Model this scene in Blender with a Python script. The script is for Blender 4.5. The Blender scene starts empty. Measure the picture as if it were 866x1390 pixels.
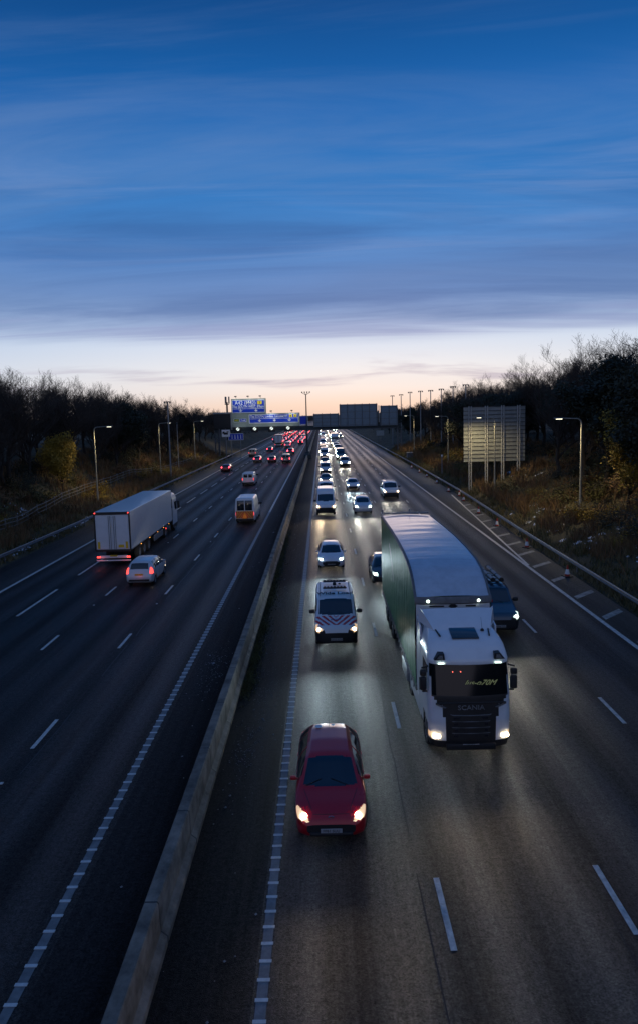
import bpy, bmesh, math, random
from mathutils import Vector, Matrix, noise
R = math.radians
rnd = random.Random(7)
sc = bpy.context.scene
col = sc.collection

# ------------------------------------------------------------------ materials
def mat(name, base, rough=.6, metal=0., coat=0., emis=None, es=0., spec=.5, nz=0., nscale=3., bump=0., bscale=40., sampling=True):
    m = bpy.data.materials.new(name); m.use_nodes = True
    nt = m.node_tree; b = nt.nodes['Principled BSDF']
    b.inputs['Base Color'].default_value = (*base, 1)
    b.inputs['Roughness'].default_value = rough
    b.inputs['Metallic'].default_value = metal
    b.inputs['Coat Weight'].default_value = coat
    b.inputs['Coat Roughness'].default_value = .08
    b.inputs['Specular IOR Level'].default_value = spec
    if emis:
        b.inputs['Emission Color'].default_value = (*emis, 1)
        b.inputs['Emission Strength'].default_value = es
        if not sampling: m.cycles.emission_sampling = 'NONE'
    if nz > 0 or bump > 0:
        tc = nt.nodes.new('ShaderNodeTexCoord')
    if nz > 0:
        n = nt.nodes.new('ShaderNodeTexNoise'); n.inputs['Scale'].default_value = nscale
        n.inputs['Detail'].default_value = 6; n.inputs['Roughness'].default_value = .65
        nt.links.new(tc.outputs['Object'], n.inputs['Vector'])
        r = nt.nodes.new('ShaderNodeValToRGB')
        r.color_ramp.elements[0].position = .3; r.color_ramp.elements[1].position = .7
        r.color_ramp.elements[0].color = (*[c*(1-nz) for c in base], 1)
        r.color_ramp.elements[1].color = (*[min(1, c*(1+nz*.6)) for c in base], 1)
        nt.links.new(n.outputs['Fac'], r.inputs['Fac']); nt.links.new(r.outputs['Color'], b.inputs['Base Color'])
        mr = nt.nodes.new('ShaderNodeMapRange'); mr.inputs['To Min'].default_value = max(.02, rough-.12); mr.inputs['To Max'].default_value = min(1, rough+.18)
        nt.links.new(n.outputs['Fac'], mr.inputs['Value']); nt.links.new(mr.outputs['Result'], b.inputs['Roughness'])
    if bump > 0:
        n2 = nt.nodes.new('ShaderNodeTexNoise'); n2.inputs['Scale'].default_value = bscale; n2.inputs['Detail'].default_value = 4
        nt.links.new(tc.outputs['Object'], n2.inputs['Vector'])
        bp = nt.nodes.new('ShaderNodeBump'); bp.inputs['Strength'].default_value = bump; bp.inputs['Distance'].default_value = .02
        nt.links.new(n2.outputs['Fac'], bp.inputs['Height']); nt.links.new(bp.outputs['Normal'], b.inputs['Normal'])
    return m

def asphalt(name, base, x0=0., lane=3.7, rough=.42, track=.35):
    m = bpy.data.materials.new(name); m.use_nodes = True
    nt = m.node_tree; N = nt.nodes; L = nt.links; b = N['Principled BSDF']
    tc = N.new('ShaderNodeTexCoord'); sx = N.new('ShaderNodeSeparateXYZ'); L.new(tc.outputs['Object'], sx.inputs[0])
    def ma(op, a, c=None, clamp=False):
        q = N.new('ShaderNodeMath'); q.operation = op; q.use_clamp = clamp
        for i, v in enumerate((a, c)):
            if v is None: continue
            if isinstance(v, (int, float)): q.inputs[i].default_value = v
            else: L.new(v, q.inputs[i])
        return q.outputs[0]
    def nse(scale, detail=4, vec=None, rg=.6):
        n = N.new('ShaderNodeTexNoise'); n.inputs['Scale'].default_value = scale; n.inputs['Detail'].default_value = detail; n.inputs['Roughness'].default_value = rg
        L.new(vec or tc.outputs['Object'], n.inputs['Vector']); return n.outputs['Fac']
    mp = N.new('ShaderNodeMapping'); mp.inputs['Scale'].default_value = (1.6, .035, 1); L.new(tc.outputs['Object'], mp.inputs[0])
    long_n = nse(1., 5, mp.outputs[0], .7)                    # long streaks along the lane
    mp2 = N.new('ShaderNodeMapping'); mp2.inputs['Scale'].default_value = (.5, .12, 1); L.new(tc.outputs['Object'], mp2.inputs[0])
    patch = nse(1., 4, mp2.outputs[0])
    # wheel tracks: |sin| of lane position
    ph = ma('MULTIPLY', ma('DIVIDE', ma('SUBTRACT', sx.outputs[0], x0), lane), 2*math.pi)
    tr = ma('ABSOLUTE', ma('SINE', ph)); tr = ma('POWER', tr, 2.)
    wob = ma('ADD', ma('MULTIPLY', ma('SUBTRACT', long_n, .5), 2.4), 1.)
    fine = nse(19, 5, None, .85); mid = nse(7, 6, None, .8)
    fac = ma('ADD', 1., ma('MULTIPLY', tr, track))
    fac = ma('MULTIPLY', fac, wob)
    fac = ma('MULTIPLY', fac, ma('MAXIMUM', .12, ma('ADD', -1.0, ma('MULTIPLY', fine, 4.0))))
    fac = ma('MULTIPLY', fac, ma('ADD', .35, ma('MULTIPLY', patch, 1.3)))
    fac = ma('MULTIPLY', fac, ma('MAXIMUM', .2, ma('ADD', -.1, ma('MULTIPLY', mid, 2.2))))
    cmb = N.new('ShaderNodeVectorMath'); cmb.operation = 'SCALE'; cmb.inputs[0].default_value = base; L.new(fac, cmb.inputs['Scale'])
    L.new(cmb.outputs[0], b.inputs['Base Color'])
    ro = ma('SUBTRACT', rough+.12, ma('MULTIPLY', tr, .14)); ro = ma('ADD', ro, ma('MULTIPLY', ma('SUBTRACT', long_n, .5), .35)); L.new(ro, b.inputs['Roughness'])
    vo = N.new('ShaderNodeTexVoronoi'); vo.inputs['Scale'].default_value = 70; L.new(tc.outputs['Object'], vo.inputs['Vector'])
    bp = N.new('ShaderNodeBump'); bp.inputs['Strength'].default_value = .9; bp.inputs['Distance'].default_value = .015
    L.new(vo.outputs['Distance'], bp.inputs['Height']); L.new(bp.outputs['Normal'], b.inputs['Normal'])
    sp = ma('MULTIPLY', ma('MAXIMUM', .1, ma('ADD', -1.1, ma('MULTIPLY', fine, 4.2))), ma('MAXIMUM', .25, ma('ADD', -.4, ma('MULTIPLY', mid, 2.8))))
    sp = ma('MULTIPLY', sp, ma('MAXIMUM', .2, ma('ADD', 1., ma('MULTIPLY', ma('SUBTRACT', long_n, .5), 3.4))))
    sp = ma('MULTIPLY', sp, ma('ADD', .75, ma('MULTIPLY', tr, .5)))
    L.new(ma('MULTIPLY', sp, .27, True), b.inputs['Specular IOR Level'])
    return m

M = {}
M['white_paint'] = mat('white_vehicle_paint', (.72,.73,.75), .32, coat=.6, nz=.06, nscale=2)
M['silver_paint'] = mat('silver_vehicle_paint', (.60,.62,.65), .33, metal=.15, coat=.7, nz=.05)
M['red_paint'] = mat('red_vehicle_paint', (.42,.005,.014), .3, metal=.1, coat=.6, nz=.08, nscale=2)
M['dark_red_paint'] = mat('dark_red_paint', (.16,.015,.02), .35, coat=.8)
M['blue_paint'] = mat('dark_blue_paint', (.012,.05,.09), .3, coat=.9)
M['black_paint'] = mat('black_vehicle_paint', (.015,.016,.02), .25, coat=1.)
M['grey_paint'] = mat('grey_vehicle_paint', (.13,.14,.16), .35, metal=.3, coat=.7)
M['cream_paint'] = mat('cream_vehicle_paint', (.6,.52,.4), .4, coat=.5)
M['glass'] = mat('vehicle_glass', (.005,.011,.018), .07, coat=.8, spec=.6)
M['glass_dark'] = mat('dark_cab_glass', (.004,.006,.008), .1, coat=.1, spec=.4)
M['plastic'] = mat('black_plastic', (.016,.016,.018), .5, nz=.3, nscale=6)
M['grille'] = mat('brown_black_grille', (.03,.026,.024), .38, nz=.25, nscale=5)
M['tyre'] = mat('tyre_rubber', (.018,.018,.019), .8)
M['rim'] = mat('wheel_rim', (.35,.36,.38), .3, metal=.8)
M['chrome'] = mat('chrome_trim', (.6,.6,.62), .2, metal=.9)
M['plate_w'] = mat('white_number_plate', (.33,.33,.34), .4)
M['plate_y'] = mat('yellow_number_plate', (.75,.5,.03), .4)
M['ink'] = mat('black_ink', (.01,.01,.012), .5)
M['ink_blue'] = mat('blue_ink', (.02,.06,.3), .5)
M['white_ink'] = mat('white_sheeting', (.85,.85,.85), .4)
M['head_w'] = mat('cool_headlamp', (.8,.8,.8), .2, emis=(.82,1,.86), es=36, sampling=False)
M['head_y'] = mat('warm_headlamp', (.8,.8,.8), .2, emis=(1,.78,.5), es=32, sampling=False)
M['head_far'] = mat('distant_headlamp', (.8,.8,.8), .2, emis=(1,.9,.62), es=42, sampling=False)
M['head_cold'] = mat('blue_white_headlamp', (.8,.8,.8), .2, emis=(.7,.92,1), es=26, sampling=False)
M['lens_w'] = mat('cool_lamp_lens', (.5,.5,.5), .15, coat=1, emis=(.8,1,.9), es=1.3, sampling=False)
M['lens_y'] = mat('warm_lamp_lens', (.5,.5,.5), .15, coat=1, emis=(1,.62,.30), es=.8, sampling=False)
M['tail'] = mat('lit_tail_lamp', (.5,.01,.01), .3, emis=(1,.07,.06), es=2.3, sampling=False)
M['tail_far'] = mat('distant_tail_lamp', (.5,.01,.01), .3, emis=(1,.05,.07), es=11, sampling=False)
M['red_lens'] = mat('unlit_red_lens', (.35,.01,.01), .2, coat=1)
M['amber'] = mat('amber_marker', (.8,.3,.03), .3, emis=(1,.4,.06), es=3, sampling=False)
M['marker_w'] = mat('white_marker_lamp', (.8,.8,.8), .3, emis=(.8,1,.85), es=7, sampling=False)
M['drl'] = mat('green_white_visor_lamp', (.8,.8,.8), .3, emis=(.75,1,.85), es=2.2, sampling=False)
M['neon'] = mat('lit_name_sign', (.2,.2,.1), .3, emis=(.72,.85,.45), es=.11, sampling=False)
M['cabred'] = mat('red_cab_lamp', (.4,.02,.02), .3, emis=(1,.15,.1), es=2.5, sampling=False)
M['galv'] = mat('galvanised_steel', (.30,.31,.32), .5, metal=.6, nz=.3, nscale=5)
M['post_light'] = mat('bright_galvanised_post', (.5,.5,.47), .5, metal=.2, nz=.2)
M['galv_dark'] = mat('weathered_steel', (.16,.165,.17), .6, metal=.3, nz=.3, nscale=5)
M['gantry'] = mat('dark_gantry_paint', (.03,.045,.05), .55, nz=.2)
M['signback'] = mat('aluminium_sign_back', (.34,.36,.34), .5, metal=.25, nz=.15, nscale=2)
M['signback_dark'] = mat('grey_sign_back', (.2,.26,.30), .55, metal=.2, nz=.15, nscale=2)
M['sign_blue'] = mat('motorway_blue_sheeting', (.004,.05,.55), .4)
M['sign_grey'] = mat('grey_green_sign_board', (.27,.31,.28), .5, nz=.08)
M['sign_green'] = mat('green_sign_panel', (.02,.13,.04), .4)
M['sign_yellow'] = mat('yellow_sign_patch', (.8,.6,.03), .4)
M['signal'] = mat('lit_signal_aspect', (.8,.8,.8), .4, emis=(.9,1,.88), es=.9, sampling=False)
M['concrete'] = mat('stained_concrete', (.20,.165,.13), .75, nz=.85, nscale=1.5, bump=.3, bscale=14)
M['marking'] = mat('worn_road_paint', (.62,.60,.55), .55, nz=.45, nscale=5)
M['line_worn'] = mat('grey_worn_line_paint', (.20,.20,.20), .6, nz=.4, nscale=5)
M['hatch_worn'] = mat('worn_hatch_paint', (.33,.32,.29), .6, nz=.7, nscale=3)
M['rib'] = mat('raised_rib_paint', (.62,.62,.60), .5, nz=.2, nscale=9)
M['bark'] = mat('dark_bark', (.035,.028,.022), .9, nz=.4, nscale=3)
M['twig'] = mat('bare_twigs', (.055,.042,.032), .9)
M['leaf_y'] = mat('yellowing_leaves', (.30,.20,.018), .7, nz=.5, nscale=1.2)
M['leaf_g'] = mat('dull_green_leaves', (.095,.09,.026), .7, nz=.5, nscale=1.2)
M['leaf_d'] = mat('dark_evergreen_leaves', (.024,.032,.018), .7, nz=.4, nscale=1.2)
M['bracken'] = mat('dead_bracken', (.20,.115,.05), .85, nz=.5, nscale=.6)
M['drygrass'] = mat('dry_grass', (.20,.16,.075), .85, nz=.5, nscale=.6)
M['snow'] = mat('old_snow', (.6,.64,.7), .7, nz=.2, nscale=4)
M['cone'] = mat('orange_red_cone', (.38,.03,.015), .5)
M['cone_w'] = mat('white_cone_sleeve', (.7,.7,.72), .4)
M['wood'] = mat('weathered_timber', (.2,.19,.17), .8, nz=.35)
M['green_curtain'] = None

# ------------------------------------------------------------------ mesh helpers
class MB:
    def __init__(s): s.v = []; s.f = []
    def add(s, vs, fs):
        o = len(s.v); s.v += [tuple(v) for v in vs]; s.f += [tuple(i+o for i in f) for f in fs]; return s
    def box(s, c, d, rot=None, taper=None):
        x, y, z = (q/2 for q in d); vs = []
        for sz in (-1, 1):
            t = taper if (taper and sz > 0) else 1
            for sx, sy in ((-1,-1),(1,-1),(1,1),(-1,1)): vs.append(Vector((sx*x*t, sy*y*t, sz*z)))
        if rot: vs = [rot @ v for v in vs]
        return s.add([v+Vector(c) for v in vs], [(0,3,2,1),(4,5,6,7),(0,1,5,4),(1,2,6,5),(2,3,7,6),(3,0,4,7)])
    def rbox(s, c, d, bev=.03, seg=2):
        bm = bmesh.new(); bmesh.ops.create_cube(bm, size=1)
        for v in bm.verts: v.co = Vector((v.co.x*d[0], v.co.y*d[1], v.co.z*d[2]))
        bmesh.ops.bevel(bm, geom=bm.edges[:], offset=min(bev, min(d)*.45), segments=seg, affect='EDGES', profile=.5)
        bm.verts.index_update()
        s.add([v.co+Vector(c) for v in bm.verts], [[v.index for v in f.verts] for f in bm.faces]); bm.free(); return s
    def tube(s, p0, p1, r0, r1=None, n=8, caps=True):
        p0 = Vector(p0); p1 = Vector(p1); r1 = r0 if r1 is None else r1
        d = (p1-p0); d = d.normalized() if d.length > 1e-6 else Vector((0,0,1))
        a = d.orthogonal().normalized(); b = d.cross(a)
        vs = []
        for p, r in ((p0, r0), (p1, r1)):
            for k in range(n): t = 2*math.pi*k/n; vs.append(p+a*math.cos(t)*r+b*math.sin(t)*r)
        fs = [(k, (k+1) % n, n+(k+1) % n, n+k) for k in range(n)]
        if caps: fs += [tuple(range(n-1, -1, -1)), tuple(range(n, 2*n))]
        return s.add(vs, fs)
    def path(s, pts, r, n=6):
        for a, b in zip(pts, pts[1:]): s.tube(a, b, r, r, n)
        return s
    def lathe(s, prof, c=(0,0,0), axis='z', n=20):
        vs = []; c = Vector(c)
        for r, h in prof:
            for k in range(n):
                t = 2*math.pi*k/n; x, y = r*math.cos(t), r*math.sin(t)
                vs.append(c+(Vector((x, y, h)) if axis == 'z' else Vector((h, x, y)) if axis == 'x' else Vector((x, h, y))))
        fs = []
        for j in range(len(prof)-1):
            for k in range(n): fs.append((j*n+k, j*n+(k+1) % n, (j+1)*n+(k+1) % n, (j+1)*n+k))
        return s.add(vs, fs)
    def prism(s, pts, h, at=0, plane='xy'):
        def P(a, b, c): return (a, b, c) if plane == 'xy' else (a, c, b) if plane == 'xz' else (c, a, b)
        n = len(pts)
        return s.add([P(a, b, at) for a, b in pts]+[P(a, b, at+h) for a, b in pts],
                     [tuple(range(n-1, -1, -1)), tuple(range(n, 2*n))]+[(k, (k+1) % n, n+(k+1) % n, n+k) for k in range(n)])
    def grid(s, rows, closed=False):
        n = len(rows[0]); vs = [v for r in rows for v in r]; fs = []
        for i in range(len(rows)-1):
            for j in range(n if closed else n-1): fs.append((i*n+j, i*n+(j+1) % n, (i+1)*n+(j+1) % n, (i+1)*n+j))
        return s.add(vs, fs)
    def quad(s, a, b, c, d): return s.add([a, b, c, d], [(0,1,2,3)])
    def build(s, name, m, parent=None, smooth=False, fix=True):
        me = bpy.data.meshes.new(name); me.from_pydata(s.v, [], s.f)
        if fix:
            bm = bmesh.new(); bm.from_mesh(me); bmesh.ops.recalc_face_normals(bm, faces=bm.faces); bm.to_mesh(me); bm.free()
        me.materials.append(M[m] if isinstance(m, str) else m)
        if smooth:
            me.polygons.foreach_set('use_smooth', [True]*len(me.polygons))
            try: me.set_sharp_from_angle(angle=R(38))
            except Exception: pass
        o = bpy.data.objects.new(name, me); col.objects.link(o)
        if parent: o.parent = parent
        return o

def tag(o, label=None, cat=None, group=None, kind=None):
    if label: o['label'] = label
    if cat: o['category'] = cat
    if group: o['group'] = group
    if kind: o['kind'] = kind
    return o
def thing(name, label, cat, loc=(0,0,0), rz=0., group=None):
    o = bpy.data.objects.new(name, None); o.empty_display_size = .3; col.objects.link(o)
    o.location = loc; o.rotation_euler = (0, 0, rz); return tag(o, label, cat, group)
def copy_tree(o, parent=None):
    c = o.copy(); col.objects.link(c)
    if parent: c.parent = parent
    for ch in CH.get(o.name, []): copy_tree_child(ch, c)
    return c
def copy_tree_child(o, p):
    c = o.copy(); col.objects.link(c); c.parent = p
    for ch in CH.get(o.name, []): copy_tree_child(ch, c)
CH = {}
def index_children():
    CH.clear()
    for o in bpy.data.objects:
        if o.parent: CH.setdefault(o.parent.name, []).append(o)

def text(name, s, size, m, parent, mtx, shear=0., extrude=.002, align='CENTER', width=1., off=0.):
    cu = bpy.data.curves.new(name, 'FONT'); cu.body = s; cu.size = size; cu.align_x = align; cu.align_y = 'CENTER'
    cu.extrude = extrude; cu.offset = off; cu.shear = shear; cu.resolution_u = 3
    t = bpy.data.objects.new(name, cu)
    me = bpy.data.meshes.new_from_object(t); bpy.data.objects.remove(t)
    me.transform(mtx @ Matrix.Diagonal((width, 1, 1, 1))); me.materials.clear(); me.materials.append(M[m])
    o = bpy.data.objects.new(name, me); col.objects.link(o)
    if parent: o.parent = parent
    return o
# text standing upright facing -Y (towards the bridge)
def face_cam(x, y, z, tilt=0.): return Matrix.Translation((x, y, z)) @ Matrix.Rotation(R(90)-tilt, 4, 'X')

def spot(loc, aim, energy, colour, size=110, blend=.8, rad=.08, name='headlamp_beam'):
    l = bpy.data.lights.new(name, 'SPOT'); l.energy = energy; l.color = colour; l.spot_size = R(size); l.spot_blend = blend; l.shadow_soft_size = rad
    o = bpy.data.objects.new(name, l); col.objects.link(o); o.location = loc
    o.rotation_euler = (Vector(aim)-Vector(loc)).to_track_quat('-Z', 'Y').to_euler(); return o
def point(loc, energy, colour, rad=.1, name='lamp_glow'):
    l = bpy.data.lights.new(name, 'POINT'); l.energy = energy; l.color = colour; l.shadow_soft_size = rad
    o = bpy.data.objects.new(name, l); col.objects.link(o); o.location = loc; return o

# ------------------------------------------------------------------ camera
def make_camera():
    cd = bpy.data.cameras.new('camera'); cam = bpy.data.objects.new('camera', cd); col.objects.link(cam)
    cd.sensor_fit = 'VERTICAL'; cd.sensor_height = 36.; cd.lens = 880/1390*36.; cd.shift_y = -45/1390
    cd.clip_end = 9000; cd.clip_start = .1
    Rm = Matrix(((0.99968438, 0.00339215, -0.02489258), (0.02443176, 0.09950315, 0.99473726), (0.00585119, -0.99503147, 0.09938886)))
    cam.matrix_world = Matrix.Translation((0, 0, 10.5)) @ Rm.transposed().to_4x4()
    sc.camera = cam
make_camera()

# ------------------------------------------------------------------ world
def make_world():
    w = bpy.data.worlds.new('World'); sc.world = w; w.use_nodes = True
    nt = w.node_tree; N = nt.nodes; L = nt.links
    for n in list(N): N.remove(n)
    out = N.new('ShaderNodeOutputWorld'); bg = N.new('ShaderNodeBackground'); L.new(bg.outputs[0], out.inputs[0])
    tc = N.new('ShaderNodeTexCoord'); sx = N.new('ShaderNodeSeparateXYZ'); L.new(tc.outputs['Generated'], sx.inputs[0])
    X, Y, Z = sx.outputs
    def ma(op, a, c=None, clamp=False):
        q = N.new('ShaderNodeMath'); q.operation = op; q.use_clamp = clamp
        for i, v in enumerate((a, c)):
            if v is None: continue
            if isinstance(v, (int, float)): q.inputs[i].default_value = v
            else: L.new(v, q.inputs[i])
        return q.outputs[0]
    def srgb(c): return tuple(((v/255)/12.92 if v/255 <= .04045 else ((v/255+.055)/1.055)**2.4) for v in c)
    def ramp(fac, stops, interp='LINEAR'):
        r = N.new('ShaderNodeValToRGB'); cr = r.color_ramp; cr.interpolation = interp
        while len(cr.elements) < len(stops): cr.elements.new(.5)
        for e, (p, c) in zip(cr.elements, stops): e.position = p; e.color = (*srgb(c), 1) if isinstance(c, tuple) else (c, c, c, 1)
        L.new(fac, r.inputs[0]); return r.outputs[0]
    def mix(f, a, b, mode='MIX'):
        q = N.new('ShaderNodeMix'); q.data_type = 'RGBA'; q.blend_type = mode
        for s, v in ((q.inputs[0], f), (q.inputs[6], a), (q.inputs[7], b)):
            if isinstance(v, (int, float)): s.default_value = v
            elif isinstance(v, tuple): s.default_value = (*srgb(v), 1)
            else: L.new(v, s)
        return q.outputs[2]
    def mr(v, a, b, c=0., d=1.):
        q = N.new('ShaderNodeMapRange'); q.interpolation_type = 'SMOOTHSTEP'
        L.new(v, q.inputs[0]); q.inputs[1].default_value = a; q.inputs[2].default_value = b; q.inputs[3].default_value = c; q.inputs[4].default_value = d
        return q.outputs[0]
    base = ramp(Z, [(0, (236,208,190)), (.014, (242,217,199)), (.037, (241,231,226)), (.07, (234,234,238)), (.103, (216,225,240)), (.134, (172,192,226)),
                    (.177, (112,148,204)), (.22, (86,138,202)), (.27, (68,134,202)), (.322, (44,121,194)), (.405, (20,102,178)), (.512, (6,74,140)), (1, (22,72,130))])
    # side of the sky away from the afterglow is bluer
    az = ma('DIVIDE', X, ma('ADD', ma('ABSOLUTE', Y), .15))
    side = mr(ma('ABSOLUTE', ma('SUBTRACT', az, .06)), .08, .75)
    sidecol = ramp(Z, [(0, (180,190,212)), (.05, (196,208,226)), (.12, (170,194,226)), (.22, (74,128,196)), (.4, (14,88,160)), (.52, (4,56,114)), (1, (20,66,122))])
    back = mr(Y, -.3, .35, 1., 0.)
    c = mix(ma('MULTIPLY', side, .75), base, sidecol)
    c = mix(back, c, ramp(Z, [(0, (168,166,186)), (.2, (150,156,186)), (.5, (96,120,165)), (1, (40,80,140))]))
    # thin plane-projected stratus
    den = ma('ADD', ma('MAXIMUM', Z, 0.), .07)
    cv = N.new('ShaderNodeCombineXYZ'); L.new(ma('DIVIDE', X, den), cv.inputs[0]); L.new(ma('DIVIDE', Y, den), cv.inputs[1])
    def cloud(scale, rot, loc, lo, hi, detail=7, dist=.6):
        mp = N.new('ShaderNodeMapping'); mp.inputs['Scale'].default_value = (*scale, 1); mp.inputs['Rotation'].default_value = (0, 0, R(rot)); mp.inputs['Location'].default_value = loc
        L.new(cv.outputs[0], mp.inputs[0]); n = N.new('ShaderNodeTexNoise'); n.inputs['Scale'].default_value = 1; n.inputs['Detail'].default_value = detail
        n.inputs['Roughness'].default_value = .58; n.inputs['Distortion'].default_value = dist; L.new(mp.outputs[0], n.inputs[0]); return mr(n.outputs['Fac'], lo, hi)
    ccol = ramp(Z, [(0, (200,160,160)), (.05, (176,172,196)), (.1, (140,152,188)), (.16, (82,114,170)), (.22, (56,98,160)), (.32, (34,90,152)), (.5, (26,60,108)), (1, (26,60,108))])
    c1 = cloud((.24, .75), 8, (3.1, 1.7, 0), .34, .66, 9, 1.8)
    band = ma('MULTIPLY', mr(Z, .10, .15), mr(Z, .24, .36, 1, .12))
    c = mix(ma('MULTIPLY', ma('MULTIPLY', c1, band), .72), c, ccol)
    c5 = cloud((.34, 1.5), 12, (1, 5, 0), .46, .72, 9, 2.)
    c = mix(ma('MULTIPLY', ma('MULTIPLY', c5, mr(Z, .15, .2)), ma('MULTIPLY', mr(Z, .30, .46, 1, 0), .38)), c, (122,150,200))
    # soft bank low in the sky, streaky along its length
    edge = cloud((.30, .9), 3, (0, 4, 0), .25, .75, 6)
    zz = ma('ADD', Z, ma('MULTIPLY', ma('SUBTRACT', edge, .5), .045))
    bank = ma('MULTIPLY', mr(zz, .104, .165), mr(zz, .185, .27, 1, 0))
    fine = cloud((.40, 1.3), -5, (7, 1, 0), .3, .7, 9, 1.5)
    bank = ma('MULTIPLY', bank, ma('ADD', .55, ma('MULTIPLY', fine, .45)))
    c = mix(ma('MULTIPLY', bank, .66), c, (88,122,174))
    thin = ma('MULTIPLY', cloud((.14, 1.2), 2, (2, 6, 0), .45, .62, 6), ma('MULTIPLY', mr(Z, .10, .118), mr(Z, .13, .15, 1, 0)))
    c = mix(ma('MULTIPLY', thin, .55), c, (140,152,196))
    # high faint streaks
    c3 = cloud((.35, 1.5), -12, (9, 2, 0), .45, .72, 8, 1.)
    c = mix(ma('MULTIPLY', ma('MULTIPLY', c3, mr(Z, .18, .27)), .30), c, (112,140,184))
    # thin bars just above the horizon
    c4 = cloud((.22, .30), 4, (5.3, 8.4, 0), .53, .64, 5, .4)
    low = ma('MULTIPLY', mr(Z, .012, .03), mr(Z, .06, .1, 1, 0))
    c = mix(ma('MULTIPLY', ma('MULTIPLY', c4, low), .7), c, (172,164,186))
    sky = N.new('ShaderNodeTexSky'); sky.sky_type = 'NISHITA'; sky.sun_disc = False
    sky.sun_elevation = R(1.); sky.sun_rotation = R(4)
    nis = mix(1., sky.outputs[0], (16,18,26), 'MULTIPLY')
    c = mix(1., c, nis, 'ADD')
    L.new(c, bg.inputs[0]); bg.inputs[1].default_value = 1.0
    su = bpy.data.lights.new('sun', 'SUN'); su.energy = .12; su.angle = R(14); su.color = (1, .72, .55)
    so = bpy.data.objects.new('sun', su); col.objects.link(so); so.rotation_euler = (R(-89+.0), 0, R(-4))
    so.rotation_euler = Vector((math.sin(R(4))*-1, -math.cos(R(4)), -.06)).to_track_quat('-Z', 'Y').to_euler()
make_world()
vs = sc.view_settings; vs.view_transform = 'Standard'; vs.look = 'None'; vs.gamma = 1; vs.exposure = 0; vs.use_curve_mapping = False
sc.display_settings.display_device = 'sRGB'
cy = sc.cycles; cy.use_denoising = True; cy.max_bounces = 5; cy.diffuse_bounces = 2; cy.glossy_bounces = 3; cy.transparent_max_bounces = 6
cy.sample_clamp_indirect = 1.2; cy.use_light_tree = True; cy.caustics_reflective = False

# ------------------------------------------------------------------ terrain
def lerp_t(pts, x):
    if x <= pts[0][0]: return pts[0][1]
    for (a, b), (c, d) in zip(pts, pts[1:]):
        if x <= c: return b+(d-b)*(x-a)/(c-a)
    return pts[-1][1]
LEFT = [(0,-.12),(.4,-.02),(3,.35),(5.5,.9),(9,3.2),(14,5.2),(24,6.2),(60,6.5),(400,3)]
RIGHT = [(0,-.12),(.6,.15),(2.5,1.0),(6,1.9),(9,3.2),(14,5.4),(24,6.6),(60,7),(400,3)]
def redge(y): return lerp_t([(0,15.3),(30,15.35),(50,15.7),(75,16.7),(110,17.0),(3000,17.0)], y)
def ground_z(x, y):
    fade = lerp_t([(0,1),(260,1),(480,.35),(1200,.1),(9000,0)], y)
    if x < -23.5: d = -23.5-x; z = lerp_t(LEFT, d)
    elif x > redge(y): d = x-redge(y); z = lerp_t(RIGHT, d)
    else: return -.12
    n = noise.noise(Vector((x*.11, y*.09, 0)))*.55+noise.noise(Vector((x*.5, y*.45, 3)))*.12
    return -.12+(z+.12)*fade + n*min(1, d/4)*(1 if y < 400 else .4)
def build_ground():
    xs = [-3000,-1200,-500,-250,-150,-110,-90]+[-80+1.5*i for i in range(37)]+[-24.5,-23.9,-23.5,-23.3]+[-20,-10,0,10,15.2]
    rel = [0,.15,.4,.9,1.5,2.5,3.5,4.5,5.5,6.5,8,9.5,11,12.5,14,16,18,20,23,26,30,36,44,55,75,110,180,400,1200,3000]
    ys = [-60,-20,0]+[6+2.2*i for i in range(100)]+[230+8*i for i in range(34)]+[520,600,750,1000,1400,2000,3000,5000]
    rows = []
    for y in ys:
        row = [Vector((x, y, ground_z(x, y))) for x in xs]
        row += [Vector((redge(y)+r, y, ground_z(redge(y)+r+1e-4, y))) for r in rel]
        rows.append(row)
    m = bpy.data.materials.new('dark_verge_soil'); m.use_nodes = True; nt = m.node_tree; N = nt.nodes; L = nt.links; b = N['Principled BSDF']
    tc = N.new('ShaderNodeTexCoord'); n = N.new('ShaderNodeTexNoise'); n.inputs['Scale'].default_value = .35; n.inputs['Detail'].default_value = 8; n.inputs['Roughness'].default_value = .7
    L.new(tc.outputs['Object'], n.inputs[0]); r = N.new('ShaderNodeValToRGB'); cr = r.color_ramp
    cr.elements[0].position = .32; cr.elements[0].color = (.028,.022,.013,1); cr.elements[1].position = .7; cr.elements[1].color = (.12,.09,.048,1)
    e = cr.elements.new(.5); e.color = (.06,.052,.026,1)
    L.new(n.outputs['Fac'], r.inputs[0]); L.new(r.outputs[0], b.inputs['Base Color']); b.inputs['Roughness'].default_value = .95
    n2 = N.new('ShaderNodeTexNoise'); n2.inputs['Scale'].default_value = 6; n2.inputs['Detail'].default_value = 5; L.new(tc.outputs['Object'], n2.inputs[0])
    bp = N.new('ShaderNodeBump'); bp.inputs['Strength'].default_value = .8; bp.inputs['Distance'].default_value = .15; L.new(n2.outputs['Fac'], bp.inputs['Height']); L.new(bp.outputs[0], b.inputs['Normal'])
    MB().grid(rows).build('ground', m, smooth=True)['kind'] = 'structure'
build_ground()

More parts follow.
